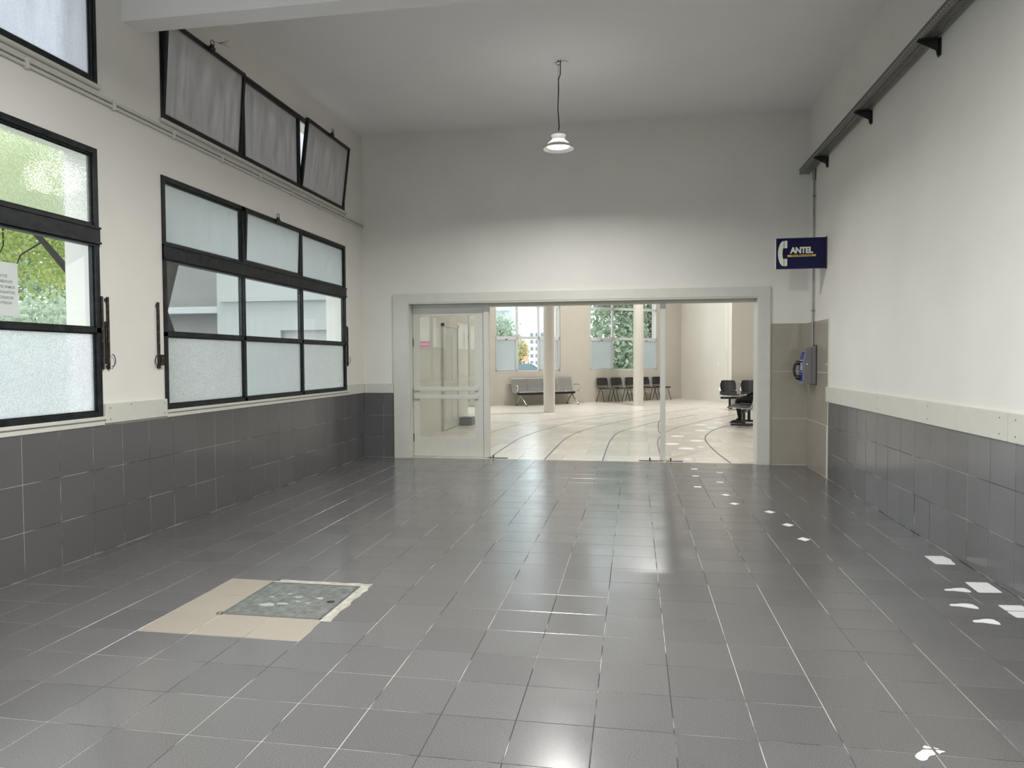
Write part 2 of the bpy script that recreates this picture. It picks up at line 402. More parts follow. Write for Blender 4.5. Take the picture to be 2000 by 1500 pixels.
for c in cells:
    i, j, x0, x1, y0, y1 = c
    if (i, j) in hole_cells: continue
    w, h, cx, cy = x1-x0-J, y1-y0-J, (x0+x1)/2, (y0+y1)/2
    tl = (random.gauss(0, .0006), random.gauss(0, .0006), 0)
    if (i, j) in beige_cells: inst('beige_tile', tile_mesh(w-.002, h-.002, 'z', MT['beige']), (cx, cy, .0003), floor)
    elif (i, j) in single: inst('tile', tile_mesh(w, h, 'z', MT['tile']), (cx, cy, 0), floor, tl)
    else:
        me = tile_mesh(w, h, 'z', MT['tile']); mm = Matrix.Translation((cx, cy, 0)) @ Matrix.Rotation(tl[0], 4, 'X') @ Matrix.Rotation(tl[1], 4, 'Y')
        n0 = len(rest.verts); rest.from_mesh(me); rest.verts.ensure_lookup_table()
        for v in rest.verts[n0:]: v.co = mm @ v.co
mk('far_tiles', rest, MT['tile'], floor, kind='stuff', recenter=False, keepn=True)

WINS = {'window_1': (.92, 4.73, 1.005, 2.985), 'window_2': (5.46, 9.32, 1.005, 2.985), 'window_3': (.92, 4.75, 3.46, 4.33), 'window_4': (5.48, 9.32, 3.46, 4.33)}
wl = mk('wall_left', wall_with_holes('y', YF-.2, YB+.3, -.1, CEIL+.1, XL-TW, XL, list(WINS.values())), MT['plaster'], label='cream plaster wall with black steel windows over a grey tiled dado', cat='wall', kind='structure')
wr = mk('wall_right', bx(XR, XR+.25, YF-.2, YB+.3, -.1, CEIL+.1), MT['plaster'], label='plain cream plaster wall with grey tiled dado and cable tray', cat='wall', kind='structure')
OPX0, OPX1, OPZ = -3.24, 1.635, 2.25
wbx = mk('wall_hall_inner', bx(XL-.28, 2.49, YB+.1, YB+.3, CEIL+.21, 7.6), MT['plaster'], label='upper hall wall above the entrance, out of sight', cat='wall', kind='structure')
wb = mk('wall_back', wall_with_holes('x', XL-.28, XR+.25, -.1, CEIL+.1, YB, YB+.30, [(OPX0, OPX1, -.1, OPZ)]), MT['plaster'], label='cream end wall pierced by the wide entrance to the hall', cat='wall', kind='structure')
wf = mk('wall_front', wall_with_holes('x', XL-.28, XR+.25, -.1, CEIL+.1, YF-.2, YF, [(-3.3, 1.6, -.1, 2.6), (-3.3, 1.6, 3.2, 4.3)]), MT['plaster'], label='cream plaster wall with glazed openings added for daylight, behind the viewer', cat='wall', kind='structure')
mk('ceiling', bx(XL-.28, XR+.25, YF-.2, YB+.3, CEIL, CEIL+.2), MT['ceil'], label='flat painted ceiling of the entrance room', cat='ceiling', kind='structure')
b = bcx(XL-.05, XR+.05, 5.035, 5.245, 4.055, CEIL+.05, .006); 
mk('ceiling_beam', b, MT['ceil'], label='cream concrete beam crossing under the ceiling', cat='beam', kind='structure')

bm = BM()
for xx in (-3.3, -2.1, -.87, .35, 1.54): box(bm, xx, xx+.06, YF-.13, YF-.07, 0, 2.6); box(bm, xx, xx+.06, YF-.13, YF-.07, 3.2, 4.3)
for zz in (0, .95, 2.54, 3.2, 4.24): box(bm, -3.3, 1.6, YF-.13, YF-.07, zz, zz+.06)
fe = mk('door_3', bm, MT['alu'], label='glazed entrance added behind the viewer for daylight', cat='door', kind='structure')  # glazing added to bring in daylight from behind the camera
for x0_, x1_ in zip((-3.24, -2.04, -.81, .41), (-2.1, -.87, .35, 1.54)):
    for z0_, z1_ in ((.06, .95), (1.01, 2.54), (3.26, 4.24)): mk('pane', bx(x0_, x1_, YF-.103, YF-.097, z0_, z1_), MT['clear'], fe)

# dado tiles -----------------------------------------------------------
ROWS = [(0.003, .308), (.308, .620), (.620, DTOP)]
def dado(parent, axis, plane, a0, a1, joints, m=MT['dado'], rows=ROWS, gm=None, jw=.0035, nm='dado_tile', tilt=.0018):
    s = 1 if axis == '+x' else -1
    th = .0052
    if axis in ('+x', '-x'): g = bx(plane, plane+s*th, a0, a1, rows[0][0]-.003, rows[-1][1]-.001) if s > 0 else bx(plane-th, plane, a0, a1, rows[0][0]-.003, rows[-1][1]-.001)
    else: g = bx(a0, a1, plane-th, plane, rows[0][0]-.003, rows[-1][1]-.001)
    mk('grout_bed', g, gm or MT['grout_w'], parent)
    js = [a0]+[j for j in sorted(joints) if a0+.01 < j < a1-.01]+[a1]
    for z0, z1 in rows:
        for u0, u1 in zip(js, js[1:]):
            w, h = u1-u0-jw, z1-z0-jw; cu, cz = (u0+u1)/2, (z0+z1)/2
            me = tile_mesh(w, h, axis, m, t=.007)
            t = random.gauss(0, tilt)
            if axis in ('+x', '-x'): inst(nm, me, (plane+s*.0065, cu, cz), parent, (0, 0, t))
            else: inst(nm, me, (cu, plane-.0065, cz), parent, (0, 0, t*.3))
dado(wl, '+x', XL, 2.16, YB, [4.317+.3085*k for k in range(-8, 20)])
dado(wr, '-x', XR, 2.2, 8.885, [8.10-.311*k for k in range(-3, 22)], tilt=.0035)
dado(wb, '-y', YB, XL+.007, -3.43, [-3.62])
TR = [(.003, .622), (.622, 1.247), (1.247, 1.885)]
dado(wb, '-y', YB, 1.79, XR-.007, [], MT['taupe'], TR, MT['cream_grout'], .005, 'large_tile')
dado(wr, '-x', XR, 8.885, YB, [], MT['taupe'], TR, MT['cream_grout'], .005, 'large_tile')
mk('corner_bead', bcx(XR-.011, XR, 8.872, 8.887, 0, 1.89, .002), MT['cream_grout'], wr)
# stretches of dado behind the viewer, plain
for nm, x0, x1, par in (('dado_panel', XL, XL+.006, wl), ('dado_panel', XR-.006, XR, wr)):
    mk(nm, bx(x0, x1, YF, 2.16, 0, DTOP), MT['dado'], par)

# ------------------------------------------------------------------ trim boards and sills
def screw(parent, p, axis):
    bm = BM()
    d = {'x': (1, 0, 0), '-x': (-1, 0, 0), '-y': (0, -1, 0)}[axis]
    a = Vector(p); tube(bm, [a, a+Vector(d)*.0022], .0055, 8)
    mk('screw', bm, MT['galv'], parent)
ntrim = [0]
def trim(bm, label, m=None, screws=(), cat='trim'):
    ntrim[0] += 1
    o = mk('trim_%d' % ntrim[0], bm, m or MT['trim'], label=label, cat=cat, kind='structure')
    for p, a in screws: screw(o, p, a)
    return o
RB, RT = DTOP+.005, 1.083
x = XL+.022
trim(bcx(XL, x, 4.745, 5.462, RB+.01, RT+.02, .003), 'cream rail board on the pier between the black windows', None, [((x, y, z), 'x') for y in (4.79, 5.42) for z in (.985, 1.07)]+[((x, 5.02, 1.085), 'x')])
trim(bcx(XL, XL+.018, 9.345, YB, RB, RT, .003), 'short cream rail board in the corner beside the far window', None, [((XL+.018, 9.40, .97), 'x')])
trim(bcx(XL+.02, -3.455, YB-.02, YB, RB, RT, .003), 'short cream rail board between the corner and door frame', None, [((xx, YB-.02, z), '-y') for xx in (-3.85, -3.50) for z in (.97, 1.06)])
x = XR-.022
trim(bcx(x, XR, 4.76, 8.93, .905, RT, .003), 'long cream crash rail on the wall right of the payphone', None, [((x, y, z), '-x') for y in (8.3, 7.1, 5.95, 4.85) for z in (.945, 1.045)])
trim(bcx(x, XR, 1.2, 4.752, .905, RT, .003), 'nearer cream crash rail butting against the long one', None, [((x, y, z), '-x') for y in (4.66, 3.4) for z in (.945, 1.045)])
for (y0, y1), lb in (((.90, 4.742), 'white timber sill under the window with the notice'), ((5.465, 9.343), 'white timber sill under the three-bay black window')):
    bm = BM(); cbox(bm, XL-.02, XL+.03, y0, y1, .985, 1.010, .003); cbox(bm, XL, XL+.016, y0, y1, RB, .986, .002)
    trim(bm, lb, cat='sill')
# ledge under the upper windows
for (y0, y1), lb in (((.9, 4.77), 'cream ledge under the upper window over the notice'), ((5.46, 9.36), 'cream ledge under the upper tilted black window')):
    trim(bcx(XL, XL+.035, y0, y1, 3.425, 3.458, .008), lb)

# ------------------------------------------------------------------ left windows
FX0, FX1 = XL-.045, XL+.012
def frame_bars(bm, y0, y1, z0, z1, w=.042, x0=FX0, x1=FX1):
    box(bm, x0, x1, y0, y0+w, z0, z1); box(bm, x0, x1, y1-w, y1, z0, z1)
    box(bm, x0, x1, y0+w, y1-w, z0, z0+w); box(bm, x0, x1, y0+w, y1-w, z1-w, z1)
    # inner bead
    b = w+.012
    box(bm, x0+.008, x1-.018, y0+w, y0+b, z0+w, z1-w); box(bm, x0+.008, x1-.018, y1-b, y1-w, z0+w, z1-w)
    box(bm, x0+.008, x1-.018, y0+b, y1-b, z0+w, z0+b); box(bm, x0+.008, x1-.018, y0+b, y1-b, z1-b, z1-w)
def latch(parent, y, z, wires=0):
    bm = BM(); cbox(bm, FX1, FX1+.03, y-.035, y+.035, z-.015, z+.012, .004); cbox(bm, FX1+.004, FX1+.026, y-.02, y+.02, z+.012, z+.03, .003)
    l = mk('latch', bm, MT['blackm'], parent)
    bm = BM(); tube(bm, ringpts((FX1+.015, y, z+.045), .026, 'x'), .0035, 6); mk('ring', bm, MT['blackm'], l)
    if wires:
        bm = BM()
        for k in range(4):
            tube(bm, [(FX1+.015, y, z+.06), (FX1+.03, y+.07, z+.075), (FX1+.05, y+.16+.02*k, z+.10+.025*(k % 3))], .0016, 5)
        mk('wire_ends', bm, MT['blackm'], l)
def sash(parent, y0, y1, z0, z1, tilt, m, lat=None, w=.034):
    bm = BM(); frame_bars(bm, y0, y1, z0, z1, w, XL-.032, XL+.006)
    s = mk('sash', bm, MT['black'], parent)
    mk('pane', bx(XL-.016, XL-.011, y0+w, y1-w, z0+w, z1-w), m, s)
    if lat is not None: latch(s, (y0+y1)/2, z1-.005, lat)
    s.rotation_euler = (0, tilt, 0); return s
def lower_window(name, label, ys, mats_top, tilts, panes_mid, panes_low):
    y0, y1, z0, z1 = WINS[name]
    bm = BM(); frame_bars(bm, y0, y1, z0, z1)
    # broad transom
    box(bm, FX0, FX1+.010, y0, y1, 2.285, 2.405); box(bm, FX0, FX1+.022, y0, y1, 2.285, 2.30); box(bm, FX0, FX1+.02, y0, y1, 2.395, 2.41)
    box(bm, FX0, FX1+.004, y0, y1, 2.268, 2.285)
    box(bm, FX0, FX1, y0, y1, 1.632, 1.668); box(bm, FX0+.01, FX1-.014, y0, y1, 1.622, 1.678)
    for y in ys[1:-1]:
        box(bm, FX0, FX1, y-.020, y+.020, z0, 2.285); box(bm, FX0+.01, FX1-.016, y-.028, y+.028, z0, 2.27)
        box(bm, FX0, FX1, y-.020, y+.020, 2.405, z1)
    o = mk(name, bm, MT['black'], label=label, cat='window', kind='structure')
    for k, (a, b_) in enumerate(zip(ys, ys[1:])):
        g0, g1 = a+.03, b_-.03
        if tilts[k] is None:
            bm = BM(); frame_bars(bm, a+.022, b_-.022, 2.408, z1-.03, .022, XL-.03, XL-.002)
            mk('top_frame', bm, MT['black'], o); mk('pane', bx(XL-.022, XL-.017, g0, g1, 2.42, z1-.045), mats_top[k], o)
        else: sash(o, a+.024, b_-.024, 2.412, z1-.012, tilts[k], mats_top[k], 0)
        mk('pane', bx(XL-.022, XL-.017, g0, g1, 1.675, 2.27), panes_mid[k], o)
        mk('pane', bx(XL-.022, XL-.017, g0, g1, z0+.03, 1.626), panes_low[k], o)
    return o
lower_window('window_1', 'black steel window with clear middle pane and a notice', [.92, 2.19, 3.46, 4.73], [MT['obs_top']]*3, [None]*3, [MT['clear']]*3, [MT['obs']]*3)
lower_window('window_2', 'black steel window of nine panes beside the entrance', [5.46, 6.725, 8.015, 9.32], [MT['obs_mid'], MT['obs_mid'], MT['obs_mid']], [None, .045, None], [MT['clear']]*3, [MT['obs_dim'], MT['obs_mid'], MT['obs_dim']])
def upper_window(name, label, ys, tilts, m, lats):
    y0, y1, z0, z1 = WINS[name]
    bm = BM(); frame_bars(bm, y0, y1, z0, z1, .03)
    for y in ys[1:-1]: box(bm, FX0, FX1-.01, y-.016, y+.016, z0, z1)
    o = mk(name, bm, MT['black'], label=label, cat='window', kind='structure')
    for k, (a, b_) in enumerate(zip(ys, ys[1:])):
        sash(o, a+.018, b_-.018, z0+.016, z1-.02, tilts[k], m, lats[k])
    return o
upper_window('window_3', 'black upper window with bright rippled glass above the notice', [.92, 2.19, 3.46, 4.75], [0, 0, 0.0], MT['obs_sky'], [0, 0, None])
upper_window('window_4', 'black upper window with streaky grey sashes tilted inwards', [5.48, 6.75, 8.02, 9.32], [.07, .0, .125], MT['obs_up'], [1, None, 0])

# window operating rods
def op_rod(y, label, bars, ring_side, box_on):
    r = empty('window_rod', (XL, y, 1.355), label=label, cat='window rod', group='window operating rods')
    OFF[r.name] = Vector((XL, y, 1.355))
    for dy, w, z0, z1 in bars: mk('bar', bcx(XL+.004, XL+.022, y+dy-w/2, y+dy+w/2, z0, z1, .003), MT['rod'], r)
    for dz in (1.38, 1.88): mk('bracket', bcx(XL, XL+.012, y-.016, y+.016, dz-.012, dz+.012, .002), MT['rod'], r)
    if box_on: mk('crank_case', bcx(XL+.010, XL+.055, y-.008, y+.022, 1.385, 1.475, .008), MT['rod'], r)
    bm = BM(); tube(bm, ringpts((XL+.025, y+ring_side*.028, 1.428), .045, 'x', 12, -math.pi/2, math.pi/2 if ring_side > 0 else -3*math.pi/2, .75), .0035, 6)
    mk('pull_loop', bm, MT['blackm'], r)
op_rod(4.792, 'pair of worn rods with wire loop beside the notice window', [(-.054, .018, 1.36, 1.905), (-.022, .006, 1.40, 1.72), (.006, .017, 1.358, 1.905)], 1, False)
op_rod(5.375, 'single worn rod with crank case left of nine-pane window', [(0, .022, 1.358, 1.91)], -1, True)
op_rod(9.357, 'worn rod in the corner right of the nine-pane window', [(0, .02, 1.345, 1.875)], 1, False)

# notice on the glass, read from behind
ny0, ny1 = 3.832, 4.045
nb = bx(XL-.0245, XL-.0235, ny0, ny1, 1.705, 2.055)
notice = mk('paper_notice', nb, MT['paper'], label='white paper notice stuck outside the clear pane, lettering reversed', cat='notice')
def notice_text(s, z, size, y=None):
    bm = text_bm(s, size, .00005, off=.0006)
    yc = (ny0+ny1)/2 if y is None else y
    # text x runs along +y as seen from outside (mirrored from inside)
    for v in bm.verts: v.co = Vector((XL-.0233+v.co.z, yc-v.co.x, z+v.co.y))
    mk('lettering', bm, MT['ink'], notice)
for k, s in enumerate(['ESTA', 'PROHIBIDO', 'FUMAR EN LAS', 'ENTRADAS DE', 'INGRESO AL', 'HOSPITAL']): notice_text(s, 1.965-.034*k, .0245)
notice_text('____', 1.765, .02, ny0+.04); notice_text('__________', 1.722, .03, ny0+.1)
for yy in (ny0+.07, ny1-.02):
    for zz in (1.712, 2.048): mk('tape', bx(XL-.0234, XL-.0230, yy-.03, yy+.022, zz-.008, zz+.008), MT['white'], notice)

# ------------------------------------------------------------------ conduits on the left wall
clips = [4.116, 4.906, 5.62, 6.35, 7.06, 7.78, 8.51, 9.30]
for z, lb in ((3.385, 'upper white conduit pipe along the left wall'), (3.350, 'lower white conduit pipe along the left wall')):
    bm = BM(); tube(bm, [(XL+.016, .6, z), (XL+.016, YB, z)], .0125, 10)
    o = mk('conduit', bm, MT['trim'], smooth=False, label=lb, cat='conduit', group='white conduits on the left wall'); smooth_angle(o)
    if z < 3.37:
        for y in clips: mk('clip', bcx(XL, XL+.034, y-.014, y+.014, 3.327, 3.405, .005), MT['trim'], o)

# ------------------------------------------------------------------ entrance: frame, door, posts
bm = BM()
prism(bm, [(-3.45, 0), (-3.24, 0), (-3.24, 2.25), (1.635, 2.25), (1.635, 0), (1.775, 0), (1.775, 2.378), (-3.45, 2.378)], 'y', YB-.03, YB+.004)
prism(bm, [(-3.24, 0), (-3.22, 0), (-3.22, 2.23), (1.615, 2.23), (1.615, 0), (1.635, 0), (1.635, 2.25), (-3.24, 2.25)], 'y', YB-.022, YB+.30)
df = trim(bm, 'wide cream frame around the entrance to the hall', cat='door frame')
mk('head_rail', bcx(-3.22, 1.615, 10.13, 10.20, 2.185, 2.23, .004), MT['trim'], df)
mk('door_post', bcx(-2.155, -2.075, 10.115, 10.215, 0.004, 2.185, .004), MT['trim'], df)
mk('door_post', bcx(.352, .422, 10.115, 10.215, 0.004, 2.185, .004), MT['trim'], df)
mk('post_cap', bcx(.350, .424, 10.113, 10.217, 2.12, 2.185, .003), MT['steel'], df)
bm = BM(); tube(bm, ringpts((.352, 10.13, .48), .09, 'y', 8, math.pi/2, 3*math.pi/2, .3), .005, 6); mk('hook', bm, MT['galv'], df)
# left leaf
DL, DR, DY0, DY1 = -3.215, -2.162, 10.14, 10.19
bm = BM()
box(bm, DL, -3.155+.03, DY0, DY1, .012, 2.18); box(bm, -2.29, DR, DY0, DY1, .012, 2.18)
box(bm, -3.125, -2.29, DY0, DY1, .012, .285); box(bm, -3.125, -2.29, DY0, DY1, 2.06, 2.18)
door = mk('door_1', bm, MT['trim'], label='closed cream door leaf with glass and two push bars', cat='door', kind='structure')
mk('pane', bx(-3.125, -2.29, DY0+.02, DY0+.026, .285, 2.06), MT['clear'], door)
for z in (.853, .97): mk('push_bar', bcx(-3.205, -2.235, DY0-.035, DY0, z, z+.06, .004), MT['trim'], door)
for z in (1.663, 1.615):
    st = mk('pink_sticker', bx(-3.115, -2.965, DY0+.0185, DY0+.0198, z, z+.034), MT['pink'], door)
mk('hinge', bcx(DL-.004, DL+.006, DY0-.008, DY0+.01, .22, .34, .002), MT['rod'], door)
mk('hinge', bcx(DL-.004, DL+.006, DY0-.008, DY0+.01, 1.62, 1.74, .002), MT['rod'], door)
def bolt(x0, x1, parent, k):
    bm = BM(); cbox(bm, x0, x1, 10.075, 10.10, .0, .010, .002); o = mk('floor_bolt', bm, MT['blackm'], parent)
    bm = BM(); tube(bm, [((x0+x1)/2+k, 10.087, .008), ((x0+x1)/2+k, 10.087, .045)], .010, 8); mk('bolt_knob', bm, MT['blackm'], o)
bolt(-2.06, -1.80, df, -.08); bolt(.06, .36, df, .0); bolt(.43, .66, df, -.05)

# ------------------------------------------------------------------ pendant lamps
def pendant(x, y, label, watts=LAMP_W, z0=3.70, zc=CEIL, group='pendant lamps in the entrance room'):
    r = empty('pendant_lamp', (x, y, z0), label=label, cat='lamp', group=group); OFF[r.name] = Vector((x, y, z0))
    def Z(v): return v-3.70+z0
    def C(v): return v-CEIL+zc
    bm = BM(); lathe(bm, [(rr_, Z(zz)) for rr_, zz in [(.012, 3.905), (.030, 3.90), (.034, 3.885), (.075, 3.875), (.082, 3.86), (.070, 3.835), (.072, 3.81), (.075, 3.805)]], x, y, 40)
    o = mk('housing', bm, MT['lampw'], r); smooth_angle(o, 50)
    bm = BM(); lathe(bm, [(rr_, Z(zz)) for rr_, zz in [(.073, 3.812), (.078, 3.803), (.098, 3.785), (.128, 3.760)]], x, y, 40); mk('glowing_refractor', bm, MT['refr'], r, smooth=True)
    bm = BM(); lathe(bm, [(rr_, Z(zz)) for rr_, zz in [(.126, 3.762), (.150, 3.743), (.170, 3.725), (.172, 3.715), (.165, 3.713), (.142, 3.735), (.115, 3.755)]], x, y, 40); smooth_angle(mk('rim', bm, MT['lampw'], r), 50)
    bm = BM(); lathe(bm, [(.001, Z(3.752)), (.09, Z(3.748)), (.118, Z(3.740)), (.118, Z(3.755))], x, y, 32); mk('diffuser', bm, MT['glow'], r)
    bm = BM(); tube(bm, [(x, y, Z(3.90)), (x+.01, y, Z(3.96)), (x-.006, y, Z(4.15)), (x+.004, y, C(4.35)), (x+.002, y, C(4.46)), (x+.022, y, C(4.52)), (x+.024, y, C(CEIL))], .006, 6); mk('cable', bm, MT['blackm'], r)
    bm = BM(); tube(bm, [(x, y, Z(3.90)), (x-.004, y, Z(4.2)), (x, y, C(4.62))], .0025, 5); mk('suspension_wire', bm, MT['galv'], r)
    bm = BM(); tube(bm, ringpts((x, y, C(4.638)), .022, 'y', 12), .0035, 6); tube(bm, [(x, y, C(4.65)), (x, y, C(CEIL))], .006, 6); mk('ceiling_hook', bm, MT['blackm'], r)
    bm = BM(); tube(bm, [(x+.024, y, C(4.655)), (x+.07, y, C(4.66)), (x+.11, y, C(4.645))], .002, 5); mk('loose_wire', bm, MT['blackm'], r); bm = BM(); tube(bm, [(x-.02, y, C(4.65)), (x-.05, y, C(4.645))], .002, 5); mk('loose_wire', bm, MT['blackm'], r)
    L = bpy.data.lights.new('pendant_light', 'AREA'); L.shape = 'DISK'; L.size = .23; L.energy = watts; L.color = LAMP_COL; L.spread = math.radians(165 if y > 5 else 178)
    lo = bpy.data.objects.new('pendant_light', L); COL.objects.link(lo); lo.location = (x, y, z0+.008); lo['kind'] = 'helper'
pendant(-.82, 7.85, 'white pendant lamp hanging lit from the ceiling on a cable')
pendant(-.82, 2.55, 'second pendant lamp overhead, nearer than the beam', LAMP2_W)

# ------------------------------------------------------------------ right wall: cable tray, brackets, conduit, sign, phone
TZ, TX0, TX1 = 3.80, 2.105, 2.215
tr_ = empty('cable_tray', (2.16, 5.4, TZ), label='perforated steel cable tray high along the right wall', cat='cable tray'); OFF[tr_.name] = Vector((2.16, 5.4, TZ))
Y0, Y1 = .2, 9.83
def perforated(name, along0, along1, w0, w1, n, place, rows=(.3, .7)):
    """strip with rows of slotted holes"""
    bm = BM(); L_ = (along1-along0)/n; hw = .011; hl = .020
    wv = [w0]
    for r in rows: wv += [w0+(w1-w0)*r-.006, w0+(w1-w0)*r+.006]
    wv.append(w1)
    cache = {}
    def V(a, w):
        k = (round(a, 5), round(w, 5))
        if k not in cache: cache[k] = bm.verts.new(place(a, w))
        return cache[k]
    for i in range(n):
        a = along0+i*L_; c = a+L_/2; av = [a, c-hl/2, c+hl/2, a+L_]
        for p in range(3):
            for q in range(len(wv)-1):
                if p == 1 and q % 2 == 1: continue
                bm.faces.new((V(av[p], wv[q]), V(av[p+1], wv[q]), V(av[p+1], wv[q+1]), V(av[p], wv[q+1])))
    o = mk(name, bm, MT['tray'], tr_)
    md = o.modifiers.new('thick', 'SOLIDIFY'); md.thickness = .0015; return o
perforated('tray_floor', Y0, Y1, TX0, TX1, 230, lambda a, w: (w, a, TZ))
perforated('tray_side', Y0, Y1, TZ, TZ+.055, 230, lambda a, w: (TX0, a, w), (.5,))
perforated('tray_side', Y0, Y1, TZ, TZ+.055, 230, lambda a, w: (TX1, a, w), (.5,))
for xx in (TX0-.004, TX1+.004): mk('tray_lip', bcx(xx-.006, xx+.006, Y0, Y1, TZ+.053, TZ+.060, .002), MT['galv'], tr_)
for xx in (TX0+.002, TX1-.002): mk('tray_edge', bcx(xx-.003, xx+.003, Y0, Y1, TZ-.004, TZ, .001), MT['galv'], tr_)
for q in range(3):
    bm = BM(); xq = TX0+.03+.022*q; tube(bm, [(xq, Y0, TZ+.012), (xq+.004, 3, TZ+.013), (xq-.003, 6, TZ+.012), (xq, 9.7, TZ+.013)], .008, 7); mk('cable', bm, MT['blackm'] if q else MT['galv'], tr_)
for k, (yb_, lb) in enumerate(((5.87, 'black tray bracket closest to the viewer'), (7.43, 'black tray bracket midway along the cable tray'), (9.0, 'black tray bracket above the payphone conduit'), (4.3, 'black tray bracket above the crash rail joint'))):
    r = empty('tray_bracket', (XR, yb_, 3.6), label=lb, cat='bracket', group='cable tray brackets'); OFF[r.name] = Vector((XR, yb_, 3.6))
    bm = BM(); prism(bm, [(TX0-.02, TZ-.004), (XR, TZ-.004), (XR, TZ-.13), (XR-.022, TZ-.13), (XR-.03, TZ-.09), (TX0-.02, TZ-.022)], 'y', yb_-.004, yb_+.004)
    mk('gusset', bm, MT['blackm'], r)
    mk('shelf_arm', bcx(TX0-.02, XR, yb_-.026, yb_+.026, TZ-.012, TZ-.004, .002), MT['blackm'], r)
    mk('wall_plate', bcx(XR-.010, XR, yb_-.026, yb_+.026, TZ-.135, TZ-.004, .002), MT['blackm'], r)
# vertical conduit
cy = 9.575; cx = XR-.022
r = empty('metal_conduit', (cx, cy, 1.57), label='thin metal conduit running from the tray down to the payphone', cat='conduit'); OFF[r.name] = Vector((cx, cy, 1.57))
bm = BM(); tube(bm, [(cx, cy, 1.56), (cx, cy, 3.74)], .0115, 12); smooth_angle(mk('pipe', bm, MT['galv'], r))
bm = BM(); tube(bm, [(cx, cy, 3.66), (cx, cy, 3.80)], .022, 12); smooth_angle(mk('coupler', bm, MT['galv'], r))
for z in (3.46, 2.02): mk('clip', bcx(cx-.018, XR, cy-.022, cy+.022, z-.012, z+.012, .003), MT['galv'], r)
# white junction piece behind tray end
bm = BM(); cbox(bm, 2.12, 2.15, 9.84, 9.90, 3.80, 3.95, .006); cbox(bm, 2.165, 2.195, 9.86, 9.93, 3.80, 3.96, .006)
o = mk('cable_ducts', bm, MT['white'], label='pair of short white ducts rising behind the tray end', cat='duct')

# sign
SY = 9.03
sg = empty('phone_sign', (XR, SY, 2.49), label='navy blue projecting sign with cream handset and ANTEL lettering', cat='sign'); OFF[sg.name] = Vector((XR, SY, 2.49))
SX0, SX1, SZ0, SZ1 = 1.668, 2.232, 2.488, 2.852
mk('sign_panel', bcx(SX0, SX1, SY-.025, SY+.025, SZ0, SZ1, .003), MT['blue'], sg)
mk('edge_strip', bx(SX0-.003, SX0, SY-.026, SY+.026, SZ0, SZ1), MT['white'], sg)
mk('wall_bracket', bcx(SX1, XR, SY-.03, SY+.03, SZ0-.004, SZ1+.008, .002), MT['blackm'], sg)
FY = SY-.026
def face2(pts, name, m, d=.0025):
    bm = BM(); prism(bm, [(SX0+p[0], SZ0+p[1]) for p in pts], 'y', FY-d+.001, FY+.002); return mk(name, bm, m, sg)
# handset: bowed grip with ear pieces, split by a thin line
outl = []
for i in range(17):
    a = math.pi/2+math.pi*i/16; outl.append((.088+.066*math.cos(a), .182+.150*math.sin(a)))
inn = [(.088, .073+.008), (.088, .120), (.077, .122)]+[(.088-.014*math.cos(t)-.0, .182-.06*math.cos(t*0)+.06*(1-math.cos(t*0))) for t in ()]
inn += [(.073, .145), (.071, .182), (.073, .219), (.077, .242), (.088, .246)]
face2(outl+[(.088, .032), (.088, .120), (.078, .122), (.074, .150), (.072, .182), (.074, .214), (.078, .242), (.088, .246)], 'handset_mark', MT['cream'])
face2([(.094, .032), (.122, .033), (.127, .038), (.127, .112), (.122, .120), (.094, .120)], 'handset_mark', MT['cream'])
face2([(.094, .246), (.120, .245), (.127, .252), (.127, .328), (.122, .334), (.094, .332)], 'handset_mark', MT['cream'])
bm = text_bm('ANTEL', .098, .001, off=.0045, sp=.90)
xs = [v.co.x for v in bm.verts]; sc = .262/(max(xs)-min(xs)); mid = (max(xs)+min(xs))/2
for v in bm.verts: v.co = Vector((SX0+.288+(v.co.x-mid)*sc, FY-.001+v.co.z*1.0, SZ0+.213+v.co.y*1.0))
mk('lettering', bm, MT['cream'], sg)
face2([(.130, .140), (.450, .142), (.450, .166), (.130, .164)], 'yellow_strip', MT['yellow'], .002)
bm = text_bm('TELECOMUNICACIONES', .021, .0004, off=.0004, sp=1.05)
for v in bm.verts: v.co = Vector((SX0+.290+v.co.x, FY-.0018+v.co.z, SZ0+.153+v.co.y))
mk('small_lettering', bm, MT['blue'], sg)
sg.rotation_euler = (0, 0, 0)

# payphone
ph = empty('payphone', (XR, 9.53, 1.09), label='grey wall payphone with blue front panel and black handset', cat='payphone'); OFF[ph.name] = Vector((XR, 9.53, 1.09))
px0, px1, py0, py1, pz0, pz1 = 2.078, XR-.012, 9.42, 9.65, 1.105, 1.575
bm = BM(); prism(bm, [(px1, pz0-.012), (px0+.0, pz0), (px0, 1.37), (px0+.035, pz1-.055), (px1, pz1)], 'y', py0, py1)
bmesh.ops.bevel(bm, geom=list(bm.edges), offset=.003, segments=1, affect='EDGES'); mk('housing', bm, MT['phone'], ph)
mk('back_plate', bcx(XR-.018, XR-.006, py0-.008, py1+.008, pz0-.02, pz1+.01, .002), MT['blackm'], ph)
mk('cover_seam', bx(2.175, 2.178, py0-.0015, py0, pz0-.006, pz1-.02), MT['blackm'], ph)
bm = BM(); tube(bm, [(2.125, py0+.001, 1.345), (2.125, py0-.006, 1.345)], .009, 12); mk('lock', bm, MT['chrome'], ph)
def front(z0, z1, y0, y1, m, name, d=.003):
    bm = BM(); s = .035/(pz1-.055-1.37)
    def X(z): return px0+(max(0, z-1.37))*s
    prism(bm, [(X(z0)-d, z0)]+([(X(1.37)-d, 1.37)] if z0 < 1.37 < z1 else [])+[(X(z1)-d, z1), (X(z1)+.001, z1)]+([(X(1.37)+.001, 1.37)] if z0 < 1.37 < z1 else [])+[(X(z0)+.001, z0)], 'y', y0, y1)
    return mk(name, bm, m, ph)
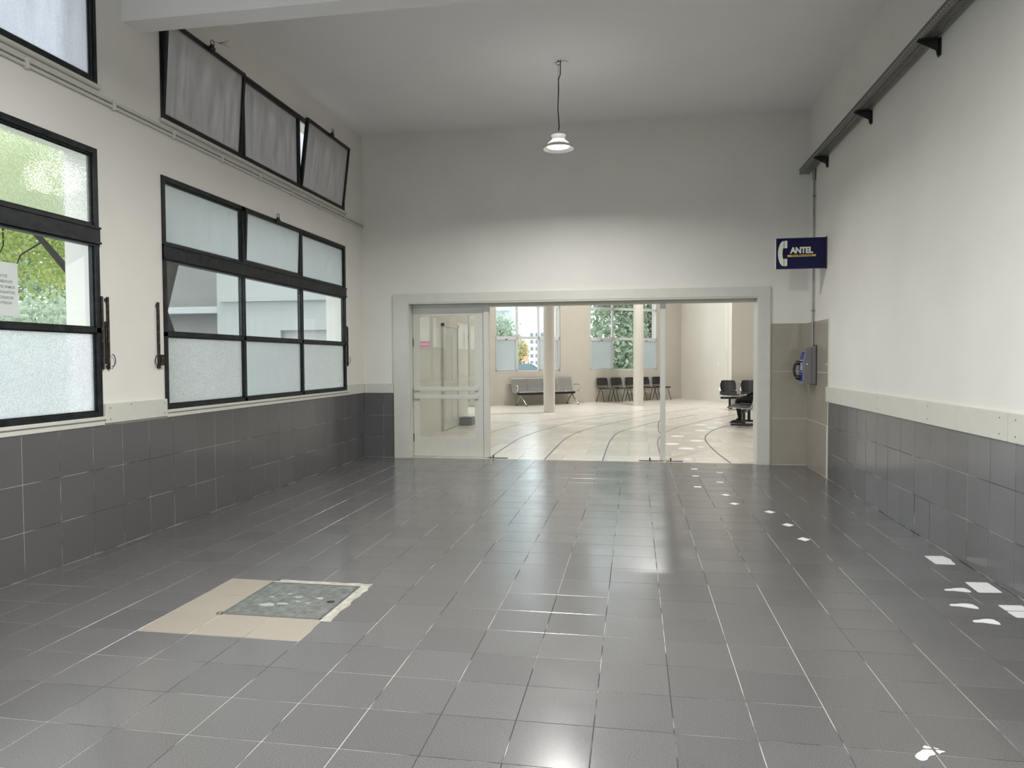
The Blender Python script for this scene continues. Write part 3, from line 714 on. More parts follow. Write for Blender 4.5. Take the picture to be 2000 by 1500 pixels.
front(pz0+.006, pz1-.062, py0+.004, py1-.004, MT['phlight'], 'front_bezel', .002)
fp = front(pz0+.018, pz1-.07, py0+.016, py1-.016, MT['phblue'], 'front_panel', .0035)
front(1.385, 1.40, py0+.03, py1-.03, MT['phlight'], 'card_slot', .005)
front(1.25, 1.256, py0+.018, py1-.018, MT['phlight'], 'panel_line', .0045)
for r_ in range(4):
    for c_ in range(3):
        yk = py0+.035+.028*c_; zk = 1.275+.024*r_
        mk('key', bcx(px0-.010, px0-.002, yk, yk+.018, zk, zk+.015, .001), MT['white'], ph)
# handset on cradle at far side of the front
hy = 9.60
bm = BM(); tube(bm, [(px0-.035, hy, 1.175), (px0-.062, hy, 1.205), (px0-.072, hy, 1.27), (px0-.062, hy, 1.335), (px0-.035, hy, 1.365)], [.018, .017, .015, .017, .018], 10)
for z in (1.175, 1.362): tube(bm, [(px0-.052, hy, z), (px0-.040, hy, z), (px0-.004, hy, z)], [.020, .028, .030], 12)
hs = mk('handset', bm, MT['blkplastic'], ph); smooth_angle(hs, 50)
bm = BM(); tube(bm, [(px0-.045, hy, 1.16), (px0-.046, hy, 1.05), (px0-.05, hy-.01, .98), (px0-.03, hy-.03, .90), (px0+.02, hy-.05, .862), (px0+.07, hy-.07, .885), (px0+.095, hy-.08, .96), (px0+.10, hy-.08, 1.10)], .0045, 7)
smooth_angle(mk('armoured_cord', bm, MT['galv'], ph))

# ------------------------------------------------------------------ floor access cover
mh = empty('access_cover', (-1.98, 3.93, 0), label='worn steel access cover set in the floor beside beige tiles', cat='access cover'); OFF[mh.name] = Vector((-1.98, 3.93, 0))
hx0, hx1, hy0, hy1 = -2.282, -1.674, 3.635, 4.243
bm = BM(); n = 40; pts = []
mk('cement_bed', bx(hx0+.002, hx1-.002, hy0+.002, hy1-.002, -.02, -.001), MT['cement'], mh)
# ragged cement apron on the far and right side
bm = BM(); edge = []
def jag(): return random.uniform(-.010, .010)
top = [(-2.25+i*(.62/12), 4.243+.020+jag()*.8) for i in range(13)]; rt = [(-1.628+jag(), 4.245-i*(.64/12)) for i in range(13)]
outer = top+rt; inner = [(-2.25+i*(.56/12), 4.205) for i in range(13)]+[(-1.69, 4.205-i*(.60/12)) for i in range(13)]
for (a, b_), (c, d_) in zip(zip(outer, outer[1:]), zip(inner, inner[1:])):
    q = [bm.verts.new((p_[0], p_[1], .0022)) for p_ in (a, b_, d_, c)]; bm.faces.new(q)
bmesh.ops.remove_doubles(bm, verts=list(bm.verts), dist=1e-5)
o = mk('cement_edging', bm, MT['cement'], mh); md = o.modifiers.new('thick', 'SOLIDIFY'); md.thickness = .0025
bm = BM()
fx0, fx1, fy0, fy1 = -2.288, -1.69, 3.628, 4.205
for a in ((fx0, fx1, fy0, fy0+.012), (fx0, fx1, fy1-.012, fy1), (fx0, fx0+.012, fy0, fy1), (fx1-.012, fx1, fy0, fy1)): cbox(bm, *a, -.01, .004, .001)
mk('frame', bm, MT['galv'], mh)
mk('plate', bcx(fx0+.016, fx1-.016, fy0+.016, fy1-.016, -.008, .003, .001), MT['manh'], mh)
# raised border and chequer lugs on the plate
bm = BM()
for i in range(15):
    for j in range(15):
        lx, ly = fx0+.06+i*.034, fy0+.05+j*.034
        if lx > fx1-.05 or ly > fy1-.05 or random.random() < .25: continue
        a = math.radians(45 if (i+j) % 2 else -45); c_, s_ = math.cos(a), math.sin(a)
        q = [(lx+c_*.010*u-s_*.0025*w_, ly+s_*.010*u+c_*.0025*w_) for u, w_ in ((-1, -1), (1, -1), (1, 1), (-1, 1))]
        prism(bm, q, 'z', .0028, .0042)
lg = mk('raised_lugs', bm, MT['manh'], mh, kind='stuff')
for (px_, py_, s_) in ((-2.10, 3.80, .055), (-2.02, 3.83, .04), (-1.98, 3.95, .03), (-2.14, 3.93, .022), (-1.84, 3.95, .03), (-2.06, 4.00, .022), (-1.88, 3.86, .02), (-1.95, 3.88, .018)):
    bm = BM(); k = 11; prism(bm, [(px_+s_*math.cos(2*math.pi*i/k)*random.uniform(.5, 1.2), py_+.6*s_*math.sin(2*math.pi*i/k)*random.uniform(.5, 1.2)) for i in range(k)], 'z', .003, .0046); mk('paint_patch', bm, MT['manhp'], mh)
bm = BM(); lathe(bm, [(.001, .0032), (.016, .0034), (.018, .0050), (.022, .0046), (.024, .003)], -1.755, 3.905, 16); mk('lifting_hole', bm, MT['blackm'], mh)
bm = BM(); tube(bm, ringpts((-2.295, 3.632, .006), .016, 'z', 10), .003, 6); mk('lifting_ring', bm, MT['galv'], mh)

# ------------------------------------------------------------------ floor stickers
ZS = .0010
def sticker(name, pts, label, cat, group):
    bm = BM(); prism(bm, pts, 'z', .0004, ZS+.0004); return mk(name, bm, MT['vinyl'], label=label, cat=cat, group=group)
sq = [(.761, 9.432, 0), (1.048, 9.18, 0), (.731, 8.858, 0), (.969, 8.452, 0), (.689, 8.107, 0), (.938, 7.664, 1), (.963, 7.207, 1), (1.233, 6.865, 1), (1.289, 6.349, 1), (1.309, 5.86, 1)]
nth = ['farthest of the small white floor squares, nearest the doorway', 'second farthest small white square, right of the first', 'third white square from the doorway, on the left', 'fourth white square from the doorway, on the right', 'fifth white square from the doorway, on the left',
       'white diamond sticker farthest along the diamond row', 'second white diamond sticker from the doorway end', 'middle white diamond sticker of the row of five', 'second nearest white diamond sticker', 'nearest and largest-looking white diamond sticker']
for (x, y, rot), lb in zip(sq, nth):
    if rot: s = .062; pts = [(x-s*.8, y+.004), (x+.004, y+s), (x+s*.8, y-.003), (x-.003, y-s)]
    else: s = .038; pts = [(x-s, y-s), (x+s, y-s), (x+s, y+s), (x-s, y+s)]
    sticker('floor_sticker', pts, lb, 'floor sticker', 'small white squares on the floor')
def rr(pts, r=.014):
    out = []
    n = len(pts)
    for i in range(n):
        p, a, b_ = Vector(pts[i]), Vector(pts[i-1]), Vector(pts[(i+1) % n])
        d1, d2 = (a-p).normalized(), (b_-p).normalized()
        out += [tuple(p+d1*r), tuple(p+(d1+d2)*r*.3), tuple(p+d2*r)]
    return out
for pts, lb in (([(2.040, 5.28), (2.170, 5.285), (2.176, 5.36), (2.190, 5.42), (2.172, 5.504), (2.042, 5.488)], 'white rectangular floor sticker with torn corner by the dado'),
                ([(2.045, 4.673), (2.185, 4.689), (2.190, 4.892), (2.055, 4.882)], 'whole white rectangular floor sticker beside the footprints'),
                ([(2.049, 4.357), (2.18, 4.370), (2.180, 4.465), (2.048, 4.452)], 'farther half of the split white rectangular sticker'),
                ([(2.050, 4.249), (2.18, 4.258), (2.180, 4.362), (2.046, 4.346)], 'nearer half of the split white rectangular sticker')):
    sticker('rectangle_sticker', rr(pts, .010), lb, 'floor sticker', 'white rectangles by the right wall')
def footprint(x0, x1, y, dy, flip, label):
    n = 16; up, lo = [], []
    L_ = x1-x0
    for i in range(n+1):
        t = i/n
        w = .018+.011*math.sin(math.pi*min(1, t/.35)*.5) if t < .3 else .026+.032*math.sin((t-.3)/.7*math.pi*.62)
        w *= math.sqrt(max(0, 1-((t-.06)/.06)**2)) if t < .06 else (math.sqrt(max(0, 1-((t-.9)/.1)**2)) if t > .9 else 1)
        c = y+dy*t+flip*.010*math.sin(math.pi*t)
        w *= .62; up.append((x0+L_*t, c+w*(1.0+.25*(flip > 0))+.0004)); lo.append((x0+L_*t, c-w*(1.0+.25*(flip < 0))-.0004))
    sticker('footprint_sticker', lo+up[::-1], label, 'floor sticker', 'white footprints on the floor')
footprint(1.862, 2.012, 4.692, .01, 1, 'farthest of three white footprint stickers by the rectangles')
footprint(1.778, 1.922, 4.408, -.012, 1, 'middle of three white footprint stickers by the rectangles')
footprint(1.790, 1.922, 4.150, .004, 1, 'nearest of three white footprint stickers by the rectangles')
fs = empty('footprint_remains', (1.04, 2.73, 0), label='torn white footprint sticker crossed by floor joints in front', cat='floor sticker'); OFF[fs.name] = Vector((1.04, 2.73, 0))
def smoothpoly(pts, k=4):
    out = []; n = len(pts)
    for i in range(n):
        p0, p1, p2, p3 = (Vector(pts[(i+d) % n]) for d in (-1, 0, 1, 2))
        for s in range(k):
            t = s/k; out.append(tuple(.5*((2*p1)+(p2-p0)*t+(2*p0-5*p1+4*p2-p3)*t*t+(3*p1-p0-3*p2+p3)*t**3)))
    return out
for pts in ([(.983, 2.692), (.995, 2.716), (1.014, 2.734), (1.028, 2.748), (1.056, 2.750), (1.060, 2.722), (1.034, 2.706), (1.016, 2.680), (.995, 2.672)],
            [(1.034, 2.760), (1.043, 2.778), (1.054, 2.774), (1.061, 2.762)], [(1.072, 2.772), (1.078, 2.767), (1.088, 2.761), (1.076, 2.761)], [(1.072, 2.752), (1.096, 2.750), (1.101, 2.745), (1.086, 2.738), (1.076, 2.729)]):
    bm = BM(); prism(bm, smoothpoly(pts), 'z', .0004, ZS+.0006); mk('sticker_scrap', bm, MT['vinyl'], fs)

# ------------------------------------------------------------------ the hall beyond
hf = mk('hall_floor', prism(BM(), [(-4.05, 10.0), (9, 10.0), (9, 27), (2.2, 27), (-11.7, 15.9), (-4.05, 15.9)], 'z', -.12, -.0012), MT['halljoint'], label='pale beige stone tile floor of the hall beyond', cat='floor', kind='structure')
HT = .62
rest = BM()
for i in range(-16, 12):
    for j in range(0, 30):
        x0, y0 = -.4+i*HT+(.31 if j % 2 else 0), 10.003+j*HT
        w = HT-.005; me = tile_mesh(w, w, 'z', MT['halltile'], t=.006, c=.0008)
        cx_, cy_ = x0+HT/2, y0+HT/2; tl = (random.gauss(0, .0006), random.gauss(0, .0006), 0)
        if j < 11 and -3.9 < cx_ < 2.9 and abs(cx_) < 6: inst('stone_tile', me, (cx_, cy_, 0), hf, tl)
        elif cy_ < 26.6+min(0, (cx_-1.5)*.8) and (cx_ > -3.9 or cy_ > 15.9):
            n0 = len(rest.verts); rest.from_mesh(me); rest.verts.ensure_lookup_table()
            for v in rest.verts[n0:]: v.co += Vector((cx_, cy_, 0))
mk('far_stone_tiles', rest, MT['halltile'], hf, kind='stuff', recenter=False, keepn=True)
def spline(pts, k=8):
    out = []; n = len(pts)
    for i in range(n-1):
        p0, p1, p2, p3 = (Vector(pts[min(max(i+d, 0), n-1)]) for d in (-1, 0, 1, 2))
        for s in range(k): t = s/k; out.append(.5*((2*p1)+(p2-p0)*t+(2*p0-5*p1+4*p2-p3)*t*t+(3*p1-p0-3*p2+p3)*t**3))
    out.append(Vector(pts[-1])); return out
for pts in ([(-2.07, 10.05), (-2.07, 11.59), (-2.01, 13.18), (-1.67, 15.0), (-1.08, 17.01), (.2, 19.6)], [(-1.26, 10.03), (-1.25, 11.35), (-1.20, 13.0), (-.93, 14.67), (-.04, 17.31), (.64, 19.0), (1.8, 21)],
            [(-.44, 10.05), (-.43, 11.98), (-.40, 12.95), (-.28, 14.1), (.15, 15.51), (.56, 16.67), (1.6, 18.8)], [(.38, 10.05), (.40, 12.6), (.59, 14.09), (.93, 15.31), (1.25, 16.09), (1.96, 17.72), (2.6, 19)],
            [(1.29, 10.03), (1.22, 11.36), (1.23, 12.95), (1.4, 14.06), (1.66, 14.98), (2.12, 16.04), (2.7, 17.2)], [(-2.9, 11.0), (-2.8, 13.5), (-2.3, 16.0), (-.61, 18.9), (.6, 20.5)]):
    sp = spline(pts); bm = BM(); A = []; w = .011
    for i, p in enumerate(sp):
        d = (sp[min(i+1, len(sp)-1)]-sp[max(i-1, 0)]).normalized(); nrm = Vector((-d.y, d.x))
        A.append((bm.verts.new((*(p+nrm*w), .0012)), bm.verts.new((*(p-nrm*w), .0012))))
    for a, b_ in zip(A, A[1:]): bm.faces.new((a[0], a[1], b_[1], b_[0]))
    o = mk('inlay_strip', bm, MT['inlay'], hf); md = o.modifiers.new('thick', 'SOLIDIFY'); md.thickness = .002
# oval stickers in the hall
ov = [(.78, 13.42), (1.07, 12.71), (.62, 12.19), (.81, 11.59), (1.06, 11.82), (1.42, 15.79), (1.57, 15.22), (1.31, 14.54), (1.83, 16.34), (.74, 10.34)]
onm = ['oval floor sticker left of the others, close behind the post', 'long oval floor sticker midway along the trail', 'oval floor sticker touching the door post', 'widest oval floor sticker in the hall', 'narrow oval floor sticker beside the widest one', 'oval floor sticker second farthest in the hall', 'oval floor sticker by the foot of the curved line', 'oval floor sticker inside the curved dark line', 'farthest oval floor sticker, near the bench', 'small oval floor sticker just past the threshold']
for k, ((x, y), lb) in enumerate(zip(ov, onm)):
    s = .125 if k not in (4, 9) else .06
    bm = BM(); prism(bm, [(x+s*math.cos(a*math.pi/10), y+s*1.1*math.sin(a*math.pi/10)) for a in range(20)], 'z', .0004, .0012)
    mk('oval_sticker', bm, MT['vinyl'], label=lb, cat='floor sticker', group='oval stickers on the hall floor')

# slanted far wall with windows
fa = Vector((-4.4, 21.6, 0)); ang = math.atan2(4.9, 6.06); FR = Matrix.Translation(fa) @ Matrix.Rotation(ang, 4, 'Z')
CEILH = 7.6; WZ0, WZ1 = 1.045, 7.05
fw = [(.20, 2.59), (3.77, 6.68), (-3.6, -.7), (-6.9, -4.0)]
far = mk('wall_hall_far', wall_with_holes('x', -9.2, 8.0, -.1, CEILH, 0, .3, [(fw[0][0], fw[0][1], WZ0, WZ1), (fw[1][0], fw[1][1], WZ0, WZ1), (fw[2][0], fw[2][1], .15, 7.05), (fw[3][0], fw[3][1], .15, 7.05)]), MT['hallw_dim'], frame=FR, label='slanting cream wall of the hall with white framed windows', cat='wall', kind='structure')
def hall_window(k, t0, t1, label, WZ0, WZ1):
    bm = BM(); d0, d1 = .03, .09; w = .05
    def bar(a, b_, c, d_): box(bm, a, b_, d0, d1, c, d_)
    bar(t0, t0+w, WZ0, WZ1); bar(t1-w, t1, WZ0, WZ1); bar(t0, t1, WZ0, WZ0+w); bar(t0, t1, WZ1-w, WZ1)
    n3 = (t1-t0)/3; cols = [t0, t0+n3, t0+2*n3, t1]
    for c in cols[1:-1]: bar(c-.03, c+.03, WZ0, WZ1)
    trs = (2.12, 3.14, 4.12, 5.10, 6.08)
    for z in trs: bar(t0, t1, z-.04, z+.04)
    o = mk('window_%d' % k, bm, MT['alu'], frame=FR, label=label, cat='window', kind='structure')
    for ci, (a, b_) in enumerate(zip(cols, cols[1:])):
        for z0, z1 in zip([WZ0+w]+[z+.04 for z in trs], [z-.04 for z in trs]+[WZ1-w]):
            frosted = WZ0 > 1 and z0 < 1.2 and ci != 1
            if frosted:
                bm = BM(); q = .035
                for r4 in ((a+.03, a+.03+q, z0, z1), (b_-.03-q, b_-.03, z0, z1), (a+.03, b_-.03, z0, z0+q), (a+.03, b_-.03, z1-q, z1)): box(bm, r4[0], r4[1], d0-.015, d1-.02, r4[2], r4[3])
                s = mk('sash', bm, MT['alu'], o); mk('pane', bx(a+.05, b_-.05, .05, .055, z0+.03, z1-.03), MT['obs_mid'], s)
                mk('handle', bcx((a+b_)/2-.03, (a+b_)/2+.03, d0-.04, d0-.015, z1-.03, z1-.005, .004), MT['blackm'], s)
            else: mk('pane', bx(a+.02, b_-.02, .05, .055, z0, z1), MT['clear'], o)
for k, (t0, t1) in enumerate(fw):
    hall_window(5+k, t0, t1, ['white framed hall window above the steel bench', 'white framed hall window above the black chairs'][k] if k < 2 else ['tall glazed bay of the hall, left of the bench window', 'tall glazed bay at the far left end of the hall'][k-2], *((WZ0, WZ1) if k < 2 else (.15, 7.05)))
# other hall walls
hs_ = mk('wall_hall_side', prism(BM(), [(1.66, 26.5), (3.0, 24.0), (3.3, 24.15), (1.96, 26.66)], 'z', -.1, CEILH), MT['hallw'], label='short bright cream wall closing the hall corner', cat='wall', kind='structure')
mk('light_switch', bcx(-.04, .04, -.012, 0, 0, .11, .003), MT['white'], hs_).matrix_parent_inverse = Matrix()
sw = bpy.data.objects['light_switch']; sw.location = Vector((2.74, 24.48, 1.22))-OFF[hs_.name]; sw.rotation_euler = (0, 0, math.radians(-61.8)); 
bm = BM(); lathe(bm, [(.17, -.1), (.17, CEILH)], 3.02, 23.85, 28, True); smooth_angle(mk('hall_pilaster', bm, MT['hallw'], label='round pilaster at the end of the bright hall wall', cat='pilaster', kind='structure'))
mk('wall_hall_end', prism(BM(), [(2.74, 21.25), (9, 21.25), (9, 21.5), (3.0, 21.5), (3.2, 23.9), (2.98, 23.9)], 'z', -.1, CEILH), MT['hallw'], label='shaded hall wall behind the black beam seats', cat='wall', kind='structure')
mk('wall_hall_right', bx(8.8, 9.0, 10.2, 21.4, -.1, CEILH), MT['hallw'], label='hall wall far to the right, out of sight', cat='wall', kind='structure')
mk('wall_hall_front', bx(2.49, 9.0, YB+.0, YB+.3, -.1, CEILH), MT['hallw'], label='hall side wall right of the entrance, out of sight', cat='wall', kind='structure')
mk('wall_hall_left', bx(-4.05, -3.80, YB+.3, 15.9, -.1, CEILH), MT['hallw'], label='cream partition wall seen through the glazed door', cat='wall', kind='structure')
mk('wall_hall_west', bx(-11.6, -3.80, 15.9, 16.1, -.1, CEILH), MT['hallw'], label='hall wall turning left past the partition', cat='wall', kind='structure')
mk('hall_ceiling', prism(BM(), [(-4.05, YB+.3), (9, YB+.3), (9, 27), (2.2, 27), (-11.7, 15.9), (-4.05, 15.9)], 'z', CEILH, CEILH+.2), MT['ceil'], label='flat ceiling of the hall', cat='ceiling', kind='structure')
# white panel door in the partition
bm = BM(); box(bm, -3.80, -3.765, 13.88, 15.0, .01, 2.1)
for y0_, y1_, z0_, z1_ in ((13.98, 14.4, .15, .9), (14.5, 14.9, .15, .9), (13.98, 14.4, 1.0, 1.95), (14.5, 14.9, 1.0, 1.95)): cbox(bm, -3.768, -3.758, y0_, y1_, z0_, z1_, .003)
d2 = mk('door_2', bm, MT['trim'], label='white panelled door in the partition behind the glass', cat='door', kind='structure')
bm = BM(); tube(bm, [(-3.765, 14.93, 1.05), (-3.72, 14.93, 1.05), (-3.72, 14.83, 1.05)], .01, 8); mk('handle', bm, MT['chrome'], d2)
bm = BM(); box(bm, -3.8, -3.75, 13.82, 13.88, 0, 2.16); box(bm, -3.8, -3.75, 15.0, 15.06, 0, 2.16); box(bm, -3.8, -3.75, 13.82, 15.06, 2.1, 2.16); mk('door_casing', bm, MT['trim'], d2)
bm = BM(); cbox(bm, -3.78, -3.48, 15.1, 15.42, 0, .16, .006); cbox(bm, -3.77, -3.49, 15.11, 15.41, .16, .175, .004)
mk('floor_box', bm, MT['extdark'], label='low dark brown box on the floor behind the glazed door', cat='box')
# columns
for (x, y), lb in (((-2.27, 19.16), 'round cream column in front of the steel bench'), ((.115, 22.15), 'round cream column in front of the black chairs')):
    bm = BM(); lathe(bm, [(.162, -.05), (.162, .03), (.155, .035), (.155, CEILH)], x, y, 36, True); smooth_angle(mk('column', bm, MT['hallw'], label=lb, cat='column', kind='structure'))

for hx_, hy_, hw_, lb in ((3.3, 12.6, 165, 'unseen fill lamp added high in the hall just past the entrance'), (-4.6, 19.4, 75, 'unseen fill lamp added high in the hall by the tall glazing'), (-1.4, 19.6, 80, 'unseen fill lamp added high over the middle of the hall'), (.6, 21.0, 240, 'unseen fill lamp added high over the hall corner')):  # out-of-view lamps added to brighten the hall
    pendant(hx_, hy_, lb, hw_, 6.55, CEILH, 'unseen fill lamps added in the hall')

# ------------------------------------------------------------------ hall furniture
def to_world(t, d): return fa+Matrix.Rotation(ang, 3, 'Z') @ Vector((t, d, 0))
# local frame: x along the wall, front at -y
def make_chair():
    r = empty('visitor_chair', (0, 0, 0), cat='chair', group='black visitor chairs under the hall window')
    for s in (-1, 1):
        bm = BM(); tube(bm, [(s*.24, -.21, 0), (s*.225, -.06, .41), (s*.22, .02, .44)], .011, 7); mk('leg', bm, MT['blkplastic'], r)
        bm = BM(); tube(bm, [(s*.24, .22, 0), (s*.225, .06, .41), (s*.22, -.02, .44)], .011, 7); mk('leg', bm, MT['blkplastic'], r)
        bm = BM(); tube(bm, [(s*.22, .12, .43), (s*.21, .20, .50), (s*.20, .25, .78)], .010, 7); mk('upright', bm, MT['blkplastic'], r)
    bm = BM(); prism(bm, [(-.22, .425), (-.20, .445), (.19, .440), (.21, .455), (.21, .475), (.17, .465), (-.19, .470), (-.235, .445)], 'x', -.22, .22); bmesh.ops.bevel(bm, geom=list(bm.edges), offset=.006, segments=1, affect='EDGES'); mk('seat', bm, MT['blkplastic'], r)
    mk('seat_frame', bcx(-.23, .23, -.20, .19, .412, .428, .004), MT['seatedge'], r)
    bm = BM(); nx = 8; rows = []
    for z, w, yy in ((.55, .19, .195), (.58, .215, .205), (.68, .222, .232), (.77, .215, .255), (.80, .19, .262)):
        rows.append([(w*(2*i/nx-1), yy+.035*(1-(2*i/nx-1)**2), z) for i in range(nx+1)])
    vs_ = [[bm.verts.new(p) for p in row] for row in rows]
    for a, b_ in zip(vs_, vs_[1:]):
        for i in range(nx): bm.faces.new((a[i], a[i+1], b_[i+1], b_[i]))
    o = mk('backrest', bm, MT['blkplastic'], r); md = o.modifiers.new('thick', 'SOLIDIFY'); md.thickness = .018
    return r
ch = make_chair()
lbs = ['black visitor chair at the bench end of the row', 'second black visitor chair from the bench end', 'third black visitor chair, just before the column', 'fourth black visitor chair, mostly behind the column', 'black visitor chair at the corner end, behind the post']
for k in range(5):
    o = ch if k == 0 else copy_tree(ch)
    o.location = to_world(4.20+.60*k, -.33); o.rotation_euler = (0, 0, ang); o['label'] = lbs[k]
# steel bench
bn = empty('steel_bench', to_world(1.80, -.42), ang, label='four-seat perforated steel bench under the hall window', cat='bench')
mk('beam', bcx(-1.05, 1.05, -.06, .03, .33, .40, .005), MT['blackm'], bn)
for s in range(4):
    x0 = -1.14+s*.572
    bm = BM(); prof = [(-.27, .415), (-.24, .435), (-.05, .415), (.14, .405), (.19, .43), (.225, .55), (.285, .82), (.31, .85)]
    vs_ = [[bm.verts.new((x0+xx, p[0], p[1])) for xx in (.012, .06, .5, .552)] for p in prof]
    for a, b_ in zip(vs_, vs_[1:]):
        for i in range(3): bm.faces.new((a[i], a[i+1], b_[i+1], b_[i]))
    o = mk('seat_shell', bm, MT['steel'], bn); md = o.modifiers.new('thick', 'SOLIDIFY'); md.thickness = .006
    for xx in (.010, .556):
        bm = BM(); tube(bm, [(x0+xx, p[0], p[1]) for p in prof], .009, 6); mk('edge_tube', bm, MT['chrome'], o)
for s in (-1, 1):
    bm = BM(); tube(bm, [(s*1.16, .20, .60), (s*1.16, .10, .63), (s*1.16, -.14, .63), (s*1.16, -.20, .60), (s*1.16, -.20, .52), (s*1.16, -.12, .44), (s*1.14, .0, .40)], .017, 8); smooth_angle(mk('armrest', bm, MT['chrome'], bn), 60)
    for q, yy in ((0, -.36), (1, .24)):
        bm = BM(); tube(bm, [(s*.95, -.02, .34), (s*.95, yy*.35, .22), (s*.95, yy*.9, .07), (s*.95, yy, .03)], [.026, .022, .018, .016], 8); smooth_angle(mk('leg', bm, MT['chrome'], bn), 60)
        mk('foot', bcx(s*.95-.022, s*.95+.022, yy-.022, yy+.022, 0, .03, .006), MT['blackm'], bn)
# beam seats: local x along the row, front at -y
def beam_seats(name, loc, rot, n, label):
    r = empty(name, loc, rot, label=label, cat='bench', group='black beam seats')
    L_ = n*.56
    mk('beam', bcx(-L_/2+.05, L_/2-.05, -.04, .04, .30, .36, .004), MT['blackm'], r)
    for s in range(n):
        xc = -L_/2+.28+.56*s
        bm = BM(); prof = [(-.30, .40), (-.27, .425), (-.05, .405), (.10, .395), (.16, .42), (.19, .50)]
        vs_ = [[bm.verts.new((xc+u*.23, p[0], p[1]+.012*abs(u))) for u in (-1, -.5, 0, .5, 1)] for p in prof]
        for a, b_ in zip(vs_, vs_[1:]):
            for i in range(4): bm.faces.new((a[i], a[i+1], b_[i+1], b_[i]))
        o = mk('seat', bm, MT['blkplastic'], r); md = o.modifiers.new('thick', 'SOLIDIFY'); md.thickness = .012
        bm = BM()
        vs_ = [[bm.verts.new((xc+u*w, yy+.03*(1-u*u), z)) for u in (-1, -.5, 0, .5, 1)] for z, w, yy in ((.50, .17, .165), (.55, .215, .185), (.68, .22, .235), (.78, .20, .27), (.81, .16, .28))]
        for a, b_ in zip(vs_, vs_[1:]):
            for i in range(4): bm.faces.new((a[i], a[i+1], b_[i+1], b_[i]))
        o = mk('backrest', bm, MT['blkplastic'], r); md = o.modifiers.new('thick', 'SOLIDIFY'); md.thickness = .018
        for u in (-1, 1):
            bm = BM(); tube(bm, [(xc+u*.235, -.26, .43), (xc+u*.235, .08, .40), (xc+u*.232, .16, .425), (xc+u*.225, .20, .52), (xc+u*.20, .285, .77)], .009, 6); mk('side_rail', bm, MT['chrome'], r)
    for s in (-1, 1) if n > 1 else (0,):
        xx = s*(L_/2-.30)
        mk('pedestal', bcx(xx-.03, xx+.03, -.03, .03, .07, .31, .003), MT['blackm'], r)
        mk('base_bar', bcx(xx-.03, xx+.03, -.26, .28, .03, .07, .004), MT['blackm'], r)
        for yy in (-.24, .26):
            bm = BM(); lathe(bm, [(.022, 0), (.022, .012), (.008, .016), (.008, .035)], xx, yy, 12, True); mk('foot', bm, MT['chrome'], r)
    return r
beam_seats('beam_seat', (3.17, 20.72, 0), 0, 3, 'row of black beam seats against the shaded hall wall')
beam_seats('beam_seat', (2.36, 15.87, 0), -math.pi/2-.245, 3, 'row of black beam seats just inside the entrance, occupied')

